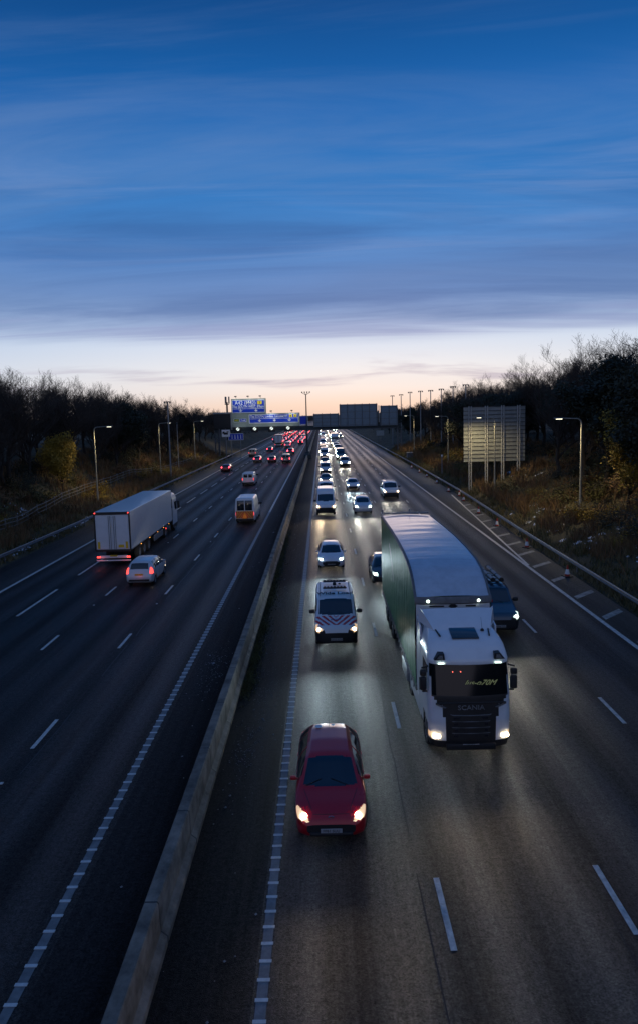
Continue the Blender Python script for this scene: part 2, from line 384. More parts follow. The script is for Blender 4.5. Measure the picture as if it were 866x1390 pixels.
# ------------------------------------------------------------------ roads and markings
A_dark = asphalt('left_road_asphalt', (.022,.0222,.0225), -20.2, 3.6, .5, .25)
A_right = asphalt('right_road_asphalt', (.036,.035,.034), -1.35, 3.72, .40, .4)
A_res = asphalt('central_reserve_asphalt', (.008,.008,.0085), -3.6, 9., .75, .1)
A_sh = asphalt('hard_shoulder_asphalt', (.045,.041,.036), 13.5, 9., .5, .1)
A_shl = asphalt('left_shoulder_asphalt', (.032,.030,.028), -23., 9., .55, .1)
YS = [-40,0,20,40,60,80,100,130,160,200,260,340,430,600,1000,2500]
def strip(name, xa, xb, m, z=0., ys=YS):
    fa = xa if callable(xa) else (lambda y: xa); fb = xb if callable(xb) else (lambda y: xb)
    rows = [[Vector((fa(y), y, z)), Vector((fb(y), y, z))] for y in ys]
    o = MB().grid(rows).build(name, m); o['kind'] = 'structure'; return o
strip('hard_shoulder', -23.4, -20.3, A_shl)
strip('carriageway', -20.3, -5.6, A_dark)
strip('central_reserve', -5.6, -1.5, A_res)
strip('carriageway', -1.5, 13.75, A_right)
strip('hard_shoulder', 13.75, lambda y: redge(y)+.1, A_sh)
def solid_line(x, w=.2, z=.004, name='edge_line', y0=-40, y1=900, m='marking'):
    mb = MB(); mb.quad((x-w/2, y0, z), (x+w/2, y0, z), (x+w/2, y1, z), (x-w/2, y1, z)); o = mb.build(name, m); o['kind'] = 'structure'; return o
solid_line(-20.15, .22); solid_line(13.55, .22)
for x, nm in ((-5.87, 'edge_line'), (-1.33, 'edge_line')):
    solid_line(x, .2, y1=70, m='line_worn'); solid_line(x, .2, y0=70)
    mb = MB(); y = -4.
    while y < 120: mb.box((x, y, .0085), (.24, .07, .010)); y += .42
    o = mb.build('rib_line', 'rib'); o['kind'] = 'structure'
def dashes(x, first, mark, mod, y1=430, w=.13):
    mb = MB(); y = first
    while y < y1:
        g = .02*rnd.random(); mb.box((x+rnd.uniform(-.01,.01), y, .004), (w, mark, .004)); y += mod
    o = mb.build('lane_line', 'marking'); o['kind'] = 'structure'
dashes(2.34, 12.7-9, 2., 9.); dashes(6.05, 13.0-9, 2., 9.); dashes(9.84, 12.7-9, 2., 9.)
dashes(-9.57, 20.9-18, 2., 9.); dashes(-13.15, 20.9-18, 2., 9.); dashes(-16.75, 36.9-36, 5.4, 9., w=.16)
# diverging hatch on the right shoulder
mb = MB(); mb.quad((13.62,43,.0085), (13.78,43,.0085), (16.15,81,.0085), (15.99,81,.0085)); o = mb.build('taper_line', 'marking'); o['kind'] = 'structure'
mb = MB()
for k in range(16):
    y = 20.5+3.62*k
    xi = 13.85 if y < 45 else 13.85+(y-44)*.0633
    xo = redge(y)-.12
    if xo-xi < .2: continue
    s = .85*(xo-xi)
    mb.quad((xi, y, .004), (xo, y+s, .004), (xo, y+s+.5, .004), (xi, y+.5, .004))
o = mb.build('hatch_marking', 'hatch_worn'); o['kind'] = 'structure'
# crack sealing and joint seams
seam = mat('dark_bitumen_seam', (.008,.008,.009), .35)
mb = MB()
for x0 in (1.95, 5.75, -9.25, -13.5, 9.5):
    y = 5.
    px = x0
    while y < 170:
        ny = y+rnd.uniform(.8, 2.2); nx = x0+rnd.uniform(-.05,.05)
        if rnd.random() < .7: mb.quad((px-.012, y, .003), (px+.012, y, .003), (nx+.012, ny, .003), (nx-.012, ny, .003))
        px = nx; y = ny
o = mb.build('road_seam', seam); o['kind'] = 'structure'

# road studs
def studs():
    root = tag(MB().rbox((0,0,.015), (.1,.1,.03), .012).build('road_stud', 'marker_stud' if 'marker_stud' in M else 'rib', None, True),
        'small white reflective stud set flush between lane dashes', 'road stud', 'reflective studs between the lane dashes')
    first = True
    for x in (2.34, 6.05, 9.84, -9.57, -13.15):
        for k in range(8):
            o = root if first else root.copy()
            if not first: col.objects.link(o)
            first = False
            o.location = (x, 17.3+18*k-(4.5 if x > 0 else -.6), .004)
studs()

# ------------------------------------------------------------------ central concrete barrier
def barrier():
    root = tag(thing('concrete_barrier', 'long stained concrete step barrier running between the two carriageways', 'barrier'))
    prof = [(-.3,0),(-.3,.16),(-.17,.27),(-.15,.86),(-.12,.9),(.12,.9),(.15,.86),(.17,.27),(.3,.16),(.3,0)]
    ys = [-12+1.5*i for i in range(60)]+[80+6*i for i in range(80)]
    rows = [[Vector((-3.62+px, y, pz)) for px, pz in prof] for y in ys]
    MB().grid(rows).build('wall_body', 'concrete', root, True)
    j = None
    for k in range(34):
        if j is None: j = MB().prism([(px*1.02, pz*1.003) for px, pz in prof], .03, 0, 'xz').build('joint_seal', 'ink', root); q = j
        else: q = j.copy(); col.objects.link(q); q.parent = root
        q.location = (-3.62, 6+3.0*k, .001)
barrier()

# ------------------------------------------------------------------ safety barriers
def guardrail(name, fx, y0, y1, label, posts_to, side):
    root = thing(name, label, 'safety barrier')
    prof = [(0,.46),(.03,.50),(.03,.55),(-.02,.585),(-.02,.615),(.03,.65),(.03,.70),(0,.74),(-.012,.74),(.018,.70),(.018,.65),(-.032,.615),(-.032,.585),(.018,.55),(.018,.50),(-.012,.46)]
    ys = [y0+4*i for i in range(int((y1-y0)/4)+1)]
    rows = [[Vector((fx(y)+px*side, y, pz)) for px, pz in prof] for y in ys]
    MB().grid(rows).build('rail', 'galv', root, True)
    n = 0; y = y0+1.; pm = None
    while y < posts_to and n < 98:
        if pm is None:
            pm = MB().box((0,0,.33), (.06,.1,.74)).build('post', 'galv_dark', root); p = pm
        else:
            p = pm.copy(); col.objects.link(p); p.parent = root
        p.location = (fx(y)-side*.07, y, 0); y += 3.2; n += 1
fxR = lambda y: lerp_t([(0,15.75),(32,15.8),(54,16.2),(80,17.0),(125,17.35),(600,17.35)], y)
fxL = lambda y: lerp_t([(0,-24.0),(47,-23.95),(65,-23.7),(144,-23.3),(600,-23.3)], y)
guardrail('safety_barrier', fxR, 14, 420, 'galvanised corrugated steel rail on posts beside the coned shoulder', 210, -1)
guardrail('safety_barrier', fxL, 18, 420, 'galvanised corrugated steel rail with snow behind it below the timber fence', 210, 1)

# timber post and rail fence on the left verge
def fence():
    root = thing('roadside_fence', 'pale three-rail timber fence climbing along the left verge scrub', 'fence')
    pts = [(-27.5, 36),(-28.2,50),(-28.6,62),(-29.2,74),(-29.9,88),(-29.6,102),(-28.6,118),(-27.8,136),(-27.5,160)]
    pos = []
    for (x0,y0),(x1,y1) in zip(pts, pts[1:]):
        n = int((y1-y0)/2.4)
        for k in range(n): t = k/n; x = x0+(x1-x0)*t; y = y0+(y1-y0)*t; pos.append(Vector((x, y, ground_z(x, y))))
    first = None
    for p in pos:
        if first is None: first = MB().box((0,0,.62), (.11,.11,1.3)).build('fence_post', 'wood', root); q = first
        else: q = first.copy(); col.objects.link(q); q.parent = root
        q.location = p
    for h in (.42, .78, 1.14):
        mb = MB()
        for a, b in zip(pos, pos[1:]): mb.tube(a+Vector((.07,0,h)), b+Vector((.07,0,h)), .045, .045, 4)
        mb.build('fence_rail', 'wood', root)
fence()

# ------------------------------------------------------------------ vehicles
def table(poly, L, n, blur=.10):
    def f(y): return lerp_t(poly, y)
    k = 5
    out = []
    for i in range(n+1):
        y = L*i/n; b = min(blur, y, L-y); s = 0
        for j in range(-k, k+1): s += f(y+b*j/k)
        out.append(s/(2*k+1))
    return out

LENS = {'head_w':'lens_w','head_y':'lens_y','head_cold':'lens_w'}
class Body:
    """Vehicle skin lofted along its length, front at y=0 facing -Y."""
    def __init__(s, L, T, B, Z, W, Wt, step=.035, mid=1.012, crown=.035):
        s.L = L; s.n = int(L/step)
        s.T, s.B, s.Z, s.W, s.Wt = (table(p, L, s.n) for p in (T, B, Z, W, Wt)); s.crown = crown; s.mid = mid
        s.rows = [s.ring(i) for i in range(s.n+1)]
    def ring(s, i):
        T, B, Z, W, Wt = s.T[i], s.B[i], s.Z[i], s.W[i], s.Wt[i]; y = s.L*i/s.n
        B = min(B, T-.01)
        zm = Z+(B-Z)*.55
        g = max(0., T-B)
        cr = min(s.crown+.06*min(1, g/.4), g*.6)
        key = [(0,Z),(W*.8,Z),(W*.965,Z+.07),(W*s.mid,zm),(W*.99,B),(Wt+.02,T-cr),(Wt*.86,T-cr*.28),(Wt*.45,T-cr*.06),(0,T)]
        cnt = [2,2,7,7,9,4,7,7]; s.seg = []
        pts = []
        for (a, b), (c, d), k, q in zip(key, key[1:], cnt, range(8)):
            for j in range(k):
                t = j/k; x = a+(c-a)*t; z = b+(d-b)*t
                if q == 4: x += .035*math.sin(math.pi*t)*min(1, g/.4)
                if q in (2, 3): x += .012*math.sin(math.pi*t)
                pts.append((x, z)); s.seg.append((q, t))
        pts.append(key[-1])
        full = [Vector((x, y, z)) for x, z in pts]
        full += [Vector((-x, y, z)) for x, z in pts[-2:0:-1]]
        s.segf = s.seg+s.seg[::-1]
        return full
    def top(s, x, y):
        i = min(max(int(y/s.L*s.n), 0), s.n-1); r = s.rows[i]; best = 0
        for p in r:
            if p.x*x >= -1e-6 and abs(abs(p.x)-abs(x)) < .06: best = max(best, p.z)
        return best
    def parts(s, root, classify, table_):
        n = len(s.rows[0]); groups = {}
        for i in range(s.n):
            for j in range(n):
                j2 = (j+1) % n
                c = (s.rows[i][j]+s.rows[i][j2]+s.rows[i+1][j]+s.rows[i+1][j2])/4
                q, t = s.segf[j % len(s.segf)]
                lab = classify(q, t, c)
                if lab is None: continue
                groups.setdefault(lab, []).append((i, j, j2))
        out = {}
        for lab, cells in groups.items():
            idx = {}; vs = []; fs = []
            def V(i, j):
                if (i, j) not in idx: idx[(i, j)] = len(vs); vs.append(s.rows[i][j])
                return idx[(i, j)]
            for i, j, j2 in cells: fs.append((V(i, j), V(i, j2), V(i+1, j2), V(i+1, j)))
            if lab == table_['_base']:
                fs.append(tuple(V(s.n, j) for j in range(n)))
            if lab == ('grille' if 'grille' in groups else table_['_base']): fs.append(tuple(V(0, j) for j in range(n-1, -1, -1)))
            mb = MB(); mb.add(vs, fs); nm, m = table_[lab]
            out[lab] = mb.build(nm, m, root, True, fix=(lab == table_['_base']))
        return out

def wheel(root, x, y, r, w=.2, side=1):
    prof = [(r*.62, -w/2), (r*.93, -w/2), (r, -w*.36), (r, w*.36), (r*.93, w/2), (r*.62, w/2)]
    o = MB().lathe(prof, (0,0,0), 'x', 24).build('wheel', 'tyre', root, True); o.location = (x, y, r)
    mb = MB(); mb.lathe([(r*.64, w*.42*side), (r*.58, w*.30*side), (r*.2, w*.34*side), (.001, w*.38*side)], (0,0,0), 'x', 20)
    for k in range(5):
        a = 2*math.pi*k/5; mb.tube((w*.38*side, 0, 0), (w*.40*side, math.cos(a)*r*.6, math.sin(a)*r*.6), r*.09, r*.07, 4)
    mb.build('rim', 'rim', o, True)
def mirror(root, x, y, z, m='plastic', s=1.):
    sg = 1 if x > 0 else -1
    mb = MB().rbox((x+sg*.11*s, y, z), (.20*s, .11*s, .14*s), .045*s, 3); mb.tube((x-sg*.04, y+.02, z-.04*s), (x+sg*.06, y, z-.02), .025, .03, 6)
    return mb.build('door_mirror', m, root, True)
def plate(root, y, z, txt, rear=False, w=.52, x=0., wt=1.):
    d = 1 if rear else -1
    o = MB().rbox((x, y+d*.01, z), (w, .016, .112), .006, 1).build('number_plate', 'plate_y' if rear else 'plate_w', root)
    mt = Matrix.Translation((x, y+d*.021, z)) @ (Matrix.Rotation(R(180), 4, 'Z') if rear else Matrix.Identity(4)) @ Matrix.Rotation(R(90), 4, 'X')
    text('lettering', txt, .105, 'ink', o, mt, width=.95*w/.52)

def seamline(root, body, yf, qa, qb, side, name='panel_gap'):
    i = min(max(int(yf/body.L*body.n), 0), body.n); r = body.rows[i]; n = len(r); mb = MB()
    pts = []
    for j, (q, t) in enumerate(body.seg):
        if qa <= q <= qb: p = r[j]; pts.append(Vector((p.x*side*1.002, p.y, p.z)))
    if len(pts) > 1: mb.path(pts, .006, 4)
    return mb.v and mb.build(name, 'ink', root)

def car(kind, paint, head, label, cat, loc, rz=0., lit_front=True, near=True, txt='AB12 CDE', group=None, tail='tail', name=None, mirrors=None):
    """kind: hatch, suv, van, sprinter, mpv"""
    root = thing(name or {'hatch':'hatchback_car','estate':'hatchback_car','suv':'suv_car','van':'panel_van','sprinter':'panel_van','mpv':'people_carrier'}[kind], label, cat, loc, rz, group)
    step = .035 if near else .09
    if kind in ('hatch', 'estate'):
        L = 4.2
        T = [(0,.56),(.03,.66),(.12,.74),(.45,.86),(.92,.96),(1.62,1.36),(1.85,1.43),(2.5,1.46),(3.2,1.43),(3.62,1.36),(3.98,1.02),(4.1,.88),(4.2,.6)]
        B = [(0,.54),(.12,.66),(.45,.78),(.9,.88),(2,.92),(3.3,.98),(3.9,.96),(4.1,.8),(4.2,.56)]
        Z = [(0,.30),(.15,.18),(4,.2),(4.2,.34)]
        W = [(0,.58),(.04,.72),(.14,.81),(.35,.86),(.8,.885),(2.2,.89),(3.5,.87),(3.95,.80),(4.12,.72),(4.2,.6)]
        Wt = [(0,.50),(.14,.70),(.45,.76),(.92,.79),(1.62,.64),(2.0,.60),(3.2,.565),(3.6,.53),(3.98,.62),(4.2,.5)]
        yc, yr, rg = .92, 1.66, (3.6, 3.98); wy = (.80, 3.36, .315)
        sw = [(1.3,2.22),(2.30,3.1),(3.18,3.52)]
        hl = lambda c: .05 < c.y < .46 and c.z > .61 and .50+.70*c.y < abs(c.x) and c.z > .60+.28*c.y
        tl = lambda c: c.y > 3.80 and abs(c.x) > .63 and .80 < c.z < 1.0
        gr = lambda c: c.y < .10 and abs(c.x) < .50 and c.z < .50
        if kind == 'estate':
            L = 3.95
            T = [(0,.62),(.03,.74),(.12,.82),(.4,.94),(.7,1.04),(1.4,1.47),(1.7,1.55),(2.4,1.59),(3.3,1.56),(3.55,1.50),(3.80,1.06),(3.88,.92),(3.95,.62)]
            B = [(0,.58),(.12,.72),(.45,.86),(.7,.93),(2,.97),(3.3,1.02),(3.75,.99),(3.88,.86),(3.95,.58)]
            Z = [(0,.32),(.15,.2),(3.8,.22),(3.95,.34)]
            W = [(0,.58),(.04,.70),(.14,.78),(.35,.82),(.8,.85),(2.2,.86),(3.5,.86),(3.8,.83),(3.9,.79),(3.95,.70)]
            Wt = [(0,.50),(.14,.70),(.4,.75),(.7,.76),(1.4,.64),(2.0,.62),(3.3,.61),(3.55,.60),(3.80,.70),(3.95,.58)]
            yc, yr, rg = .70, 1.42, (3.52, 3.78); wy = (.72, 3.2, .30); sw = [(1.1,1.95),(2.03,2.8),(2.88,3.3)]
            tl = lambda c: c.y > 3.62 and abs(c.x) > .66 and .82 < c.z < 1.18
    elif kind == 'suv':
        L = 4.5
        T = [(0,.72),(.03,.86),(.15,.96),(.5,1.04),(1.05,1.12),(1.7,1.55),(1.95,1.64),(2.8,1.67),(3.7,1.62),(3.95,1.54),(4.3,1.12),(4.42,.95),(4.5,.65)]
        B = [(0,.68),(.15,.84),(.5,.94),(1.0,1.02),(2,1.06),(4.0,1.10),(4.3,1.04),(4.5,.62)]
        Z = [(0,.36),(.2,.24),(4.3,.26),(4.5,.4)]
        W = [(0,.60),(.04,.74),(.14,.84),(.35,.89),(.8,.92),(2.2,.93),(4,.92),(4.35,.84),(4.5,.68)]
        Wt = [(0,.52),(.14,.72),(.5,.78),(1.05,.78),(1.7,.66),(2.2,.64),(3.7,.61),(3.95,.58),(4.3,.68),(4.5,.55)]
        yc, yr, rg = 1.05, 1.72, (3.92, 4.28); wy = (.88, 3.6, .36)
        sw = [(1.4,2.35),(2.43,3.3),(3.4,3.85)]
        hl = lambda c: .02 < c.y < .40 and .50+.2*c.y < abs(c.x) and .74+.1*c.y < c.z < .90+.25*c.y
        tl = lambda c: c.y > 4.15 and abs(c.x) > .60 and .85 < c.z < 1.2
        gr = lambda c: c.y < .10 and abs(c.x) < .52 and .48 < c.z < .86
    elif kind in ('van', 'mpv'):
        L = 4.9
        T = [(0,.78),(.03,.96),(.12,1.06),(.75,1.22),(1.0,1.30),(1.62,1.86),(1.85,1.93),(2.4,1.97),(4.6,1.95),(4.8,1.90),(4.86,1.7),(4.9,1.4)]
        B = [(0,.76),(.1,.94),(.5,1.08),(1.0,1.15),(4.8,1.15),(4.9,1.12)]
        Z = [(0,.34),(.2,.22),(4.75,.24),(4.9,.36)]
        W = [(0,.66),(.04,.80),(.14,.89),(.35,.94),(.8,.955),(4.6,.955),(4.82,.94),(4.9,.88)]
        Wt = [(0,.58),(.14,.78),(.6,.86),(1.0,.87),(1.62,.82),(2.0,.835),(4.6,.83),(4.82,.81),(4.9,.76)]
        yc, yr, rg = .95, 1.64, (9, 9); wy = (.92, 3.9, .33)
        sw = [(1.25,2.15)]+([(2.3,3.3),(3.4,4.5)] if kind == 'mpv' else [])
        hl = lambda c: .03 < c.y < .40 and .60+.25*c.y < abs(c.x) and .78+.25*c.y < c.z < .93+.42*c.y
        tl = lambda c: False
        gr = (lambda c: c.y < .62 and c.z < .86) if kind == 'van' and near else (lambda c: (c.y < .30 and c.z < .66) or (c.y < .08 and abs(c.x) < .5 and c.z < .92))
        if kind == 'mpv': T = [(a, b if b < 1.3 else b-.04) for a, b in T]
    else:  # sprinter: tall panel van
        L = 5.9
        T = [(0,.88),(.03,1.06),(.12,1.15),(.7,1.33),(.95,1.42),(1.75,2.10),(2.1,2.42),(2.6,2.58),(5.6,2.56),(5.8,2.50),(5.87,2.3),(5.9,1.9)]
        B = [(0,.86),(.1,1.02),(.5,1.16),(1.0,1.24),(5.8,1.25),(5.9,1.2)]
        Z = [(0,.38),(.2,.26),(5.75,.3),(5.9,.4)]
        W = [(0,.70),(.04,.85),(.14,.93),(.35,.97),(.8,.99),(5.6,.99),(5.82,.97),(5.9,.92)]
        Wt = [(0,.60),(.14,.8),(.6,.88),(1.0,.89),(1.75,.85),(2.4,.85),(5.6,.85),(5.82,.83),(5.9,.78)]
        yc, yr, rg = .92, 1.72, (9, 9); wy = (1.0, 4.6, .35)
        sw = [(1.3,2.25)]
        hl = lambda c: .02 < c.y < .48 and .60+.2*c.y < abs(c.x) and .78+.3*c.y < c.z < 1.02+.42*c.y
        tl = lambda c: False
        gr = lambda c: (c.y < .30 and c.z < .70) or (c.y < .08 and abs(c.x) < .55 and c.z < 1.0)
    bd = Body(L, T, B, Z, W, Wt, step)
    iscar = kind in ('hatch', 'suv', 'estate')
    stripes = name == 'escort_van'
    def classify(q, t, c):
        if q in (0, 1, 2, 3):
            for k, yy in enumerate(wy[:2]):
                if (c.y-yy)**2+(c.z-wy[2])**2 < (wy[2]+.06)**2 and abs(c.x) > .5 and c.z < wy[2]*2+.05: return None
        s = '+' if c.x > 0 else '-'
        if hl(c) and (q >= 2): return 'head'+s
        if tl(c): return 'tail'+s
        if gr(c) and q < 6: return 'grille'
        if q >= 5 and yc+.02+.16*c.x*c.x < c.y < yr+.05-.10*c.x*c.x and (q >= 6 or t > .55): return 'screen'
        if q >= 6 and rg[0]+.03 < c.y < rg[1]: return 'rear'
        if q == 4 and .10 < t < .90:
            for k, (a, b) in enumerate(sw):
                if a < c.y < b: return 'win%d%s' % (k, s)
        if stripes and q >= 4 and .22 < c.y < .93:
            u = abs(c.x)*1.0-(c.y-.2)*.75
            if math.floor((u+3)/.135) % 2 == 0 and u > -.48: return 'stripe'
        return 'body'
    tb = {'_base':'body','body':('body', paint),'screen':('windscreen','glass'),'rear':('rear_window','glass'),'grille':('bumper_grille','plastic'),
          'head+':('headlight', LENS.get(head, head)),'head-':('headlight', LENS.get(head, head)),'tail+':('tail_light', tail),'tail-':('tail_light', tail),'stripe':('warning_stripe','red_sheet')}
    for k in range(3):
        for s in '+-': tb['win%d%s' % (k, s)] = ('side_window', 'glass')
    bd.parts(root, classify, tb)
    if head in LENS:
        hx, hy, hz = {'hatch':(.66,.14,.69),'estate':(.66,.14,.69),'suv':(.72,.11,.84),'van':(.78,.11,.90),'mpv':(.78,.11,.90),'sprinter':(.83,.11,.97)}[kind]
        for sx in (-1, 1): MB().lathe([(.001,-.055),(.06,-.04),(.088,.0),(.07,.05),(.001,.06)], (sx*hx, hy, hz), 'y', 14).build('lamp_bulb', head, root, True)
    for yy in wy[:2]:
        for sx in (-1, 1): wheel(root, sx*(bd.W[bd.n//2]-.12), yy, wy[2], .21, sx)
    mz = lerp_t(B, yc+.45)+.10; mw = bd.W[int((yc+.45)/L*bd.n)]
    ms = .8 if iscar else 1.35
    for sx in (-1, 1): mirror(root, sx*(mw-.01), yc+.42, mz+(.0 if iscar else .12), mirrors or (paint if iscar else 'plastic'), ms)
    if near:
        plate(root, -.02 if iscar else -.03, .42 if iscar else .5, txt)
        plate(root, L+.012 if kind != 'estate' else L-.02, .78 if kind in ('hatch', 'estate') else .6, txt, True)
        for sx in (-1, 1):
            for y in ([1.28, 2.26, 3.14] if iscar else [1.2, 2.25]): seamline(root, bd, y, 2, 4 if iscar else 3, sx)
        # bonnet gap along the cowl, wipers
        mb = MB()
        for sx in (-1, 1):
            p0 = Vector((sx*.55-.1, yc+.05, bd.top(sx*.5, yc+.05)+.015)); p1 = Vector((sx*.12-.1, yc+.2, bd.top(.1, yc+.2)+.02)); mb.tube(p0, p1, .012, .008, 4)
        mb.build('wiper', 'ink', root)
    if kind in ('van', 'sprinter', 'mpv'):
        zt = 1.62 if kind != 'sprinter' else 2.0
        for sx in (-1, 1):
            MB().rbox((sx*.83, L-.02, 1.02), (.10, .10, .34), .03).build('tail_light', tail, root, True)
            MB().rbox((sx*(.36 if kind != 'sprinter' else .39), L+.005, zt-.1-(.06 if kind == 'sprinter' else 0)), (.56 if kind != 'sprinter' else .70, .03, .5 if kind != 'sprinter' else .98), .04).build('rear_window', 'glass', root, True)
        MB().rbox((0, L+.03, .46), (1.75, .12, .2), .05).build('rear_bumper', 'plastic', root, True)
    else:
        MB().rbox((0, L-.02, .42), (1.3, .1, .14), .04).build('rear_bumper', 'plastic', root, True)
    return root, bd

M['red_sheet'] = mat('red_reflective_sheeting', (.5,.02,.03), .4)
M['yellow_sheet'] = mat('yellow_reflective_sheeting', (.75,.42,.03), .4)
WARM = (1, .74, .45); COOL = (.72, .92, 1); WHITE = (1, .93, .78)
BE = .24
def beams(x, y, w=.66, z=.7, e=900, colour=WARM, n=2):
    for sx in ((-1, 1) if n == 2 else (0,)):
        spot((x+sx*w, y-.16, z), (x+sx*w*1.2, y-22, z+.4), e*BE, colour, 44, 1., .07).scale = (3., 1, 1)

# ------------------------------------------------------------------ big lorry with green curtain trailer
def curtain_mat():
    m = mat('green_curtain_tarpaulin', (.03,.19,.085), .45, coat=.0, spec=.3); nt = m.node_tree; N = nt.nodes; L = nt.links; b = N['Principled BSDF']
    tc = N.new('ShaderNodeTexCoord'); mp = N.new('ShaderNodeMapping'); mp.inputs['Scale'].default_value = (1, 1.6, .55); L.new(tc.outputs['Object'], mp.inputs[0])
    n = N.new('ShaderNodeTexNoise'); n.inputs['Scale'].default_value = 1.6; n.inputs['Detail'].default_value = 5; n.inputs['Distortion'].default_value = 1.2; L.new(mp.outputs[0], n.inputs[0])
    bp = N.new('ShaderNodeBump'); bp.inputs['Strength'].default_value = .55; bp.inputs['Distance'].default_value = .12
    L.new(n.outputs['Fac'], bp.inputs['Height']); L.new(bp.outputs[0], b.inputs['Normal']); return m
M['curtain'] = curtain_mat()
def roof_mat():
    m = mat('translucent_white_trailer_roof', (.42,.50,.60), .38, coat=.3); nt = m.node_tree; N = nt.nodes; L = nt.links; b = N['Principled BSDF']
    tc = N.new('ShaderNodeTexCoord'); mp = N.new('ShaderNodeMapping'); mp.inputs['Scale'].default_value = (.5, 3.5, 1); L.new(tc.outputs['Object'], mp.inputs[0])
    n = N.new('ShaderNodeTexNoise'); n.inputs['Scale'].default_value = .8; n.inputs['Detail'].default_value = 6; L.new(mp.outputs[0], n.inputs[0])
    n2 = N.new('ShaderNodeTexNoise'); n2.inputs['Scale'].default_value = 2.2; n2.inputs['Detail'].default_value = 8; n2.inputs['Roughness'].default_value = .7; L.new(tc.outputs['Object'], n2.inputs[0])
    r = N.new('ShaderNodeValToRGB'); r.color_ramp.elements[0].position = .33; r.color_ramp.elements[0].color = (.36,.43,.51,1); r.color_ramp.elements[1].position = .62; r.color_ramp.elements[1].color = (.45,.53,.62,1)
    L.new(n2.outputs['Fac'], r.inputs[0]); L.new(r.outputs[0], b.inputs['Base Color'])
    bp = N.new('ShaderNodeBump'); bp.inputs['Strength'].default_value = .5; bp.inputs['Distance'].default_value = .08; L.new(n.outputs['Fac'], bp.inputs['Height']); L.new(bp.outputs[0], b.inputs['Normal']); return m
M['roof'] = roof_mat()

def cab_rings(spec, back, r=.22, bulge=.07, npf=22):
    rows = []
    for z, f, w in spec:
        pts = []
        for t in (0, .25, .5, .75): pts.append((w, back+(f+r-back)*t))
        for k in range(7): a = math.pi/2*k/6; pts.append((w-r+r*math.cos(a), f+r-r*math.sin(a)))
        h = w-r
        for k in range(1, npf): x = h-2*h*k/npf; pts.append((x, f-bulge*(1-(x/h)**2)))
        for k in range(7): a = math.pi/2*(1-k/6); pts.append((-(w-r+r*math.cos(a)), f+r-r*math.sin(a)))
        for t in (.75, .5, .25, 0): pts.append((-w, back+(f+r-back)*t))
        rows.append([Vector((x, y, z)) for x, y in pts])
    return rows
def dense(spec, dz=.045):
    out = []
    for a, b in zip(spec, spec[1:]):
        n = max(1, int(max(abs(b[0]-a[0]), abs(b[1]-a[1])*.6)/dz))
        for k in range(n): t = k/n; out.append(tuple(a[i]+(b[i]-a[i])*t for i in range(3)))
    return out+[spec[-1]]
def part_rows(rows, classify, tb, root, cap=None):
    groups = {}
    n = len(rows[0])
    for i in range(len(rows)-1):
        for j in range(n-1):
            c = (rows[i][j]+rows[i][j+1]+rows[i+1][j]+rows[i+1][j+1])/4; lab = classify(c)
            if lab: groups.setdefault(lab, []).append((i, j))
    for lab, cells in groups.items():
        idx = {}; vs = []; fs = []
        def V(i, j):
            if (i, j) not in idx: idx[(i, j)] = len(vs); vs.append(rows[i][j])
            return idx[(i, j)]
        for i, j in cells: fs.append((V(i, j), V(i, j+1), V(i+1, j+1), V(i+1, j)))
        if lab == cap: fs.append(tuple(V(len(rows)-1, j) for j in range(n)))
        mb = MB(); mb.add(vs, fs); mb.build(tb[lab][0], tb[lab][1], root, True)
def truck_wheels(root, xs, ys, r=.5, w=.32):
    for y in ys:
        for x in xs: wheel(root, x, y, r, w, 1 if x > 0 else -1)

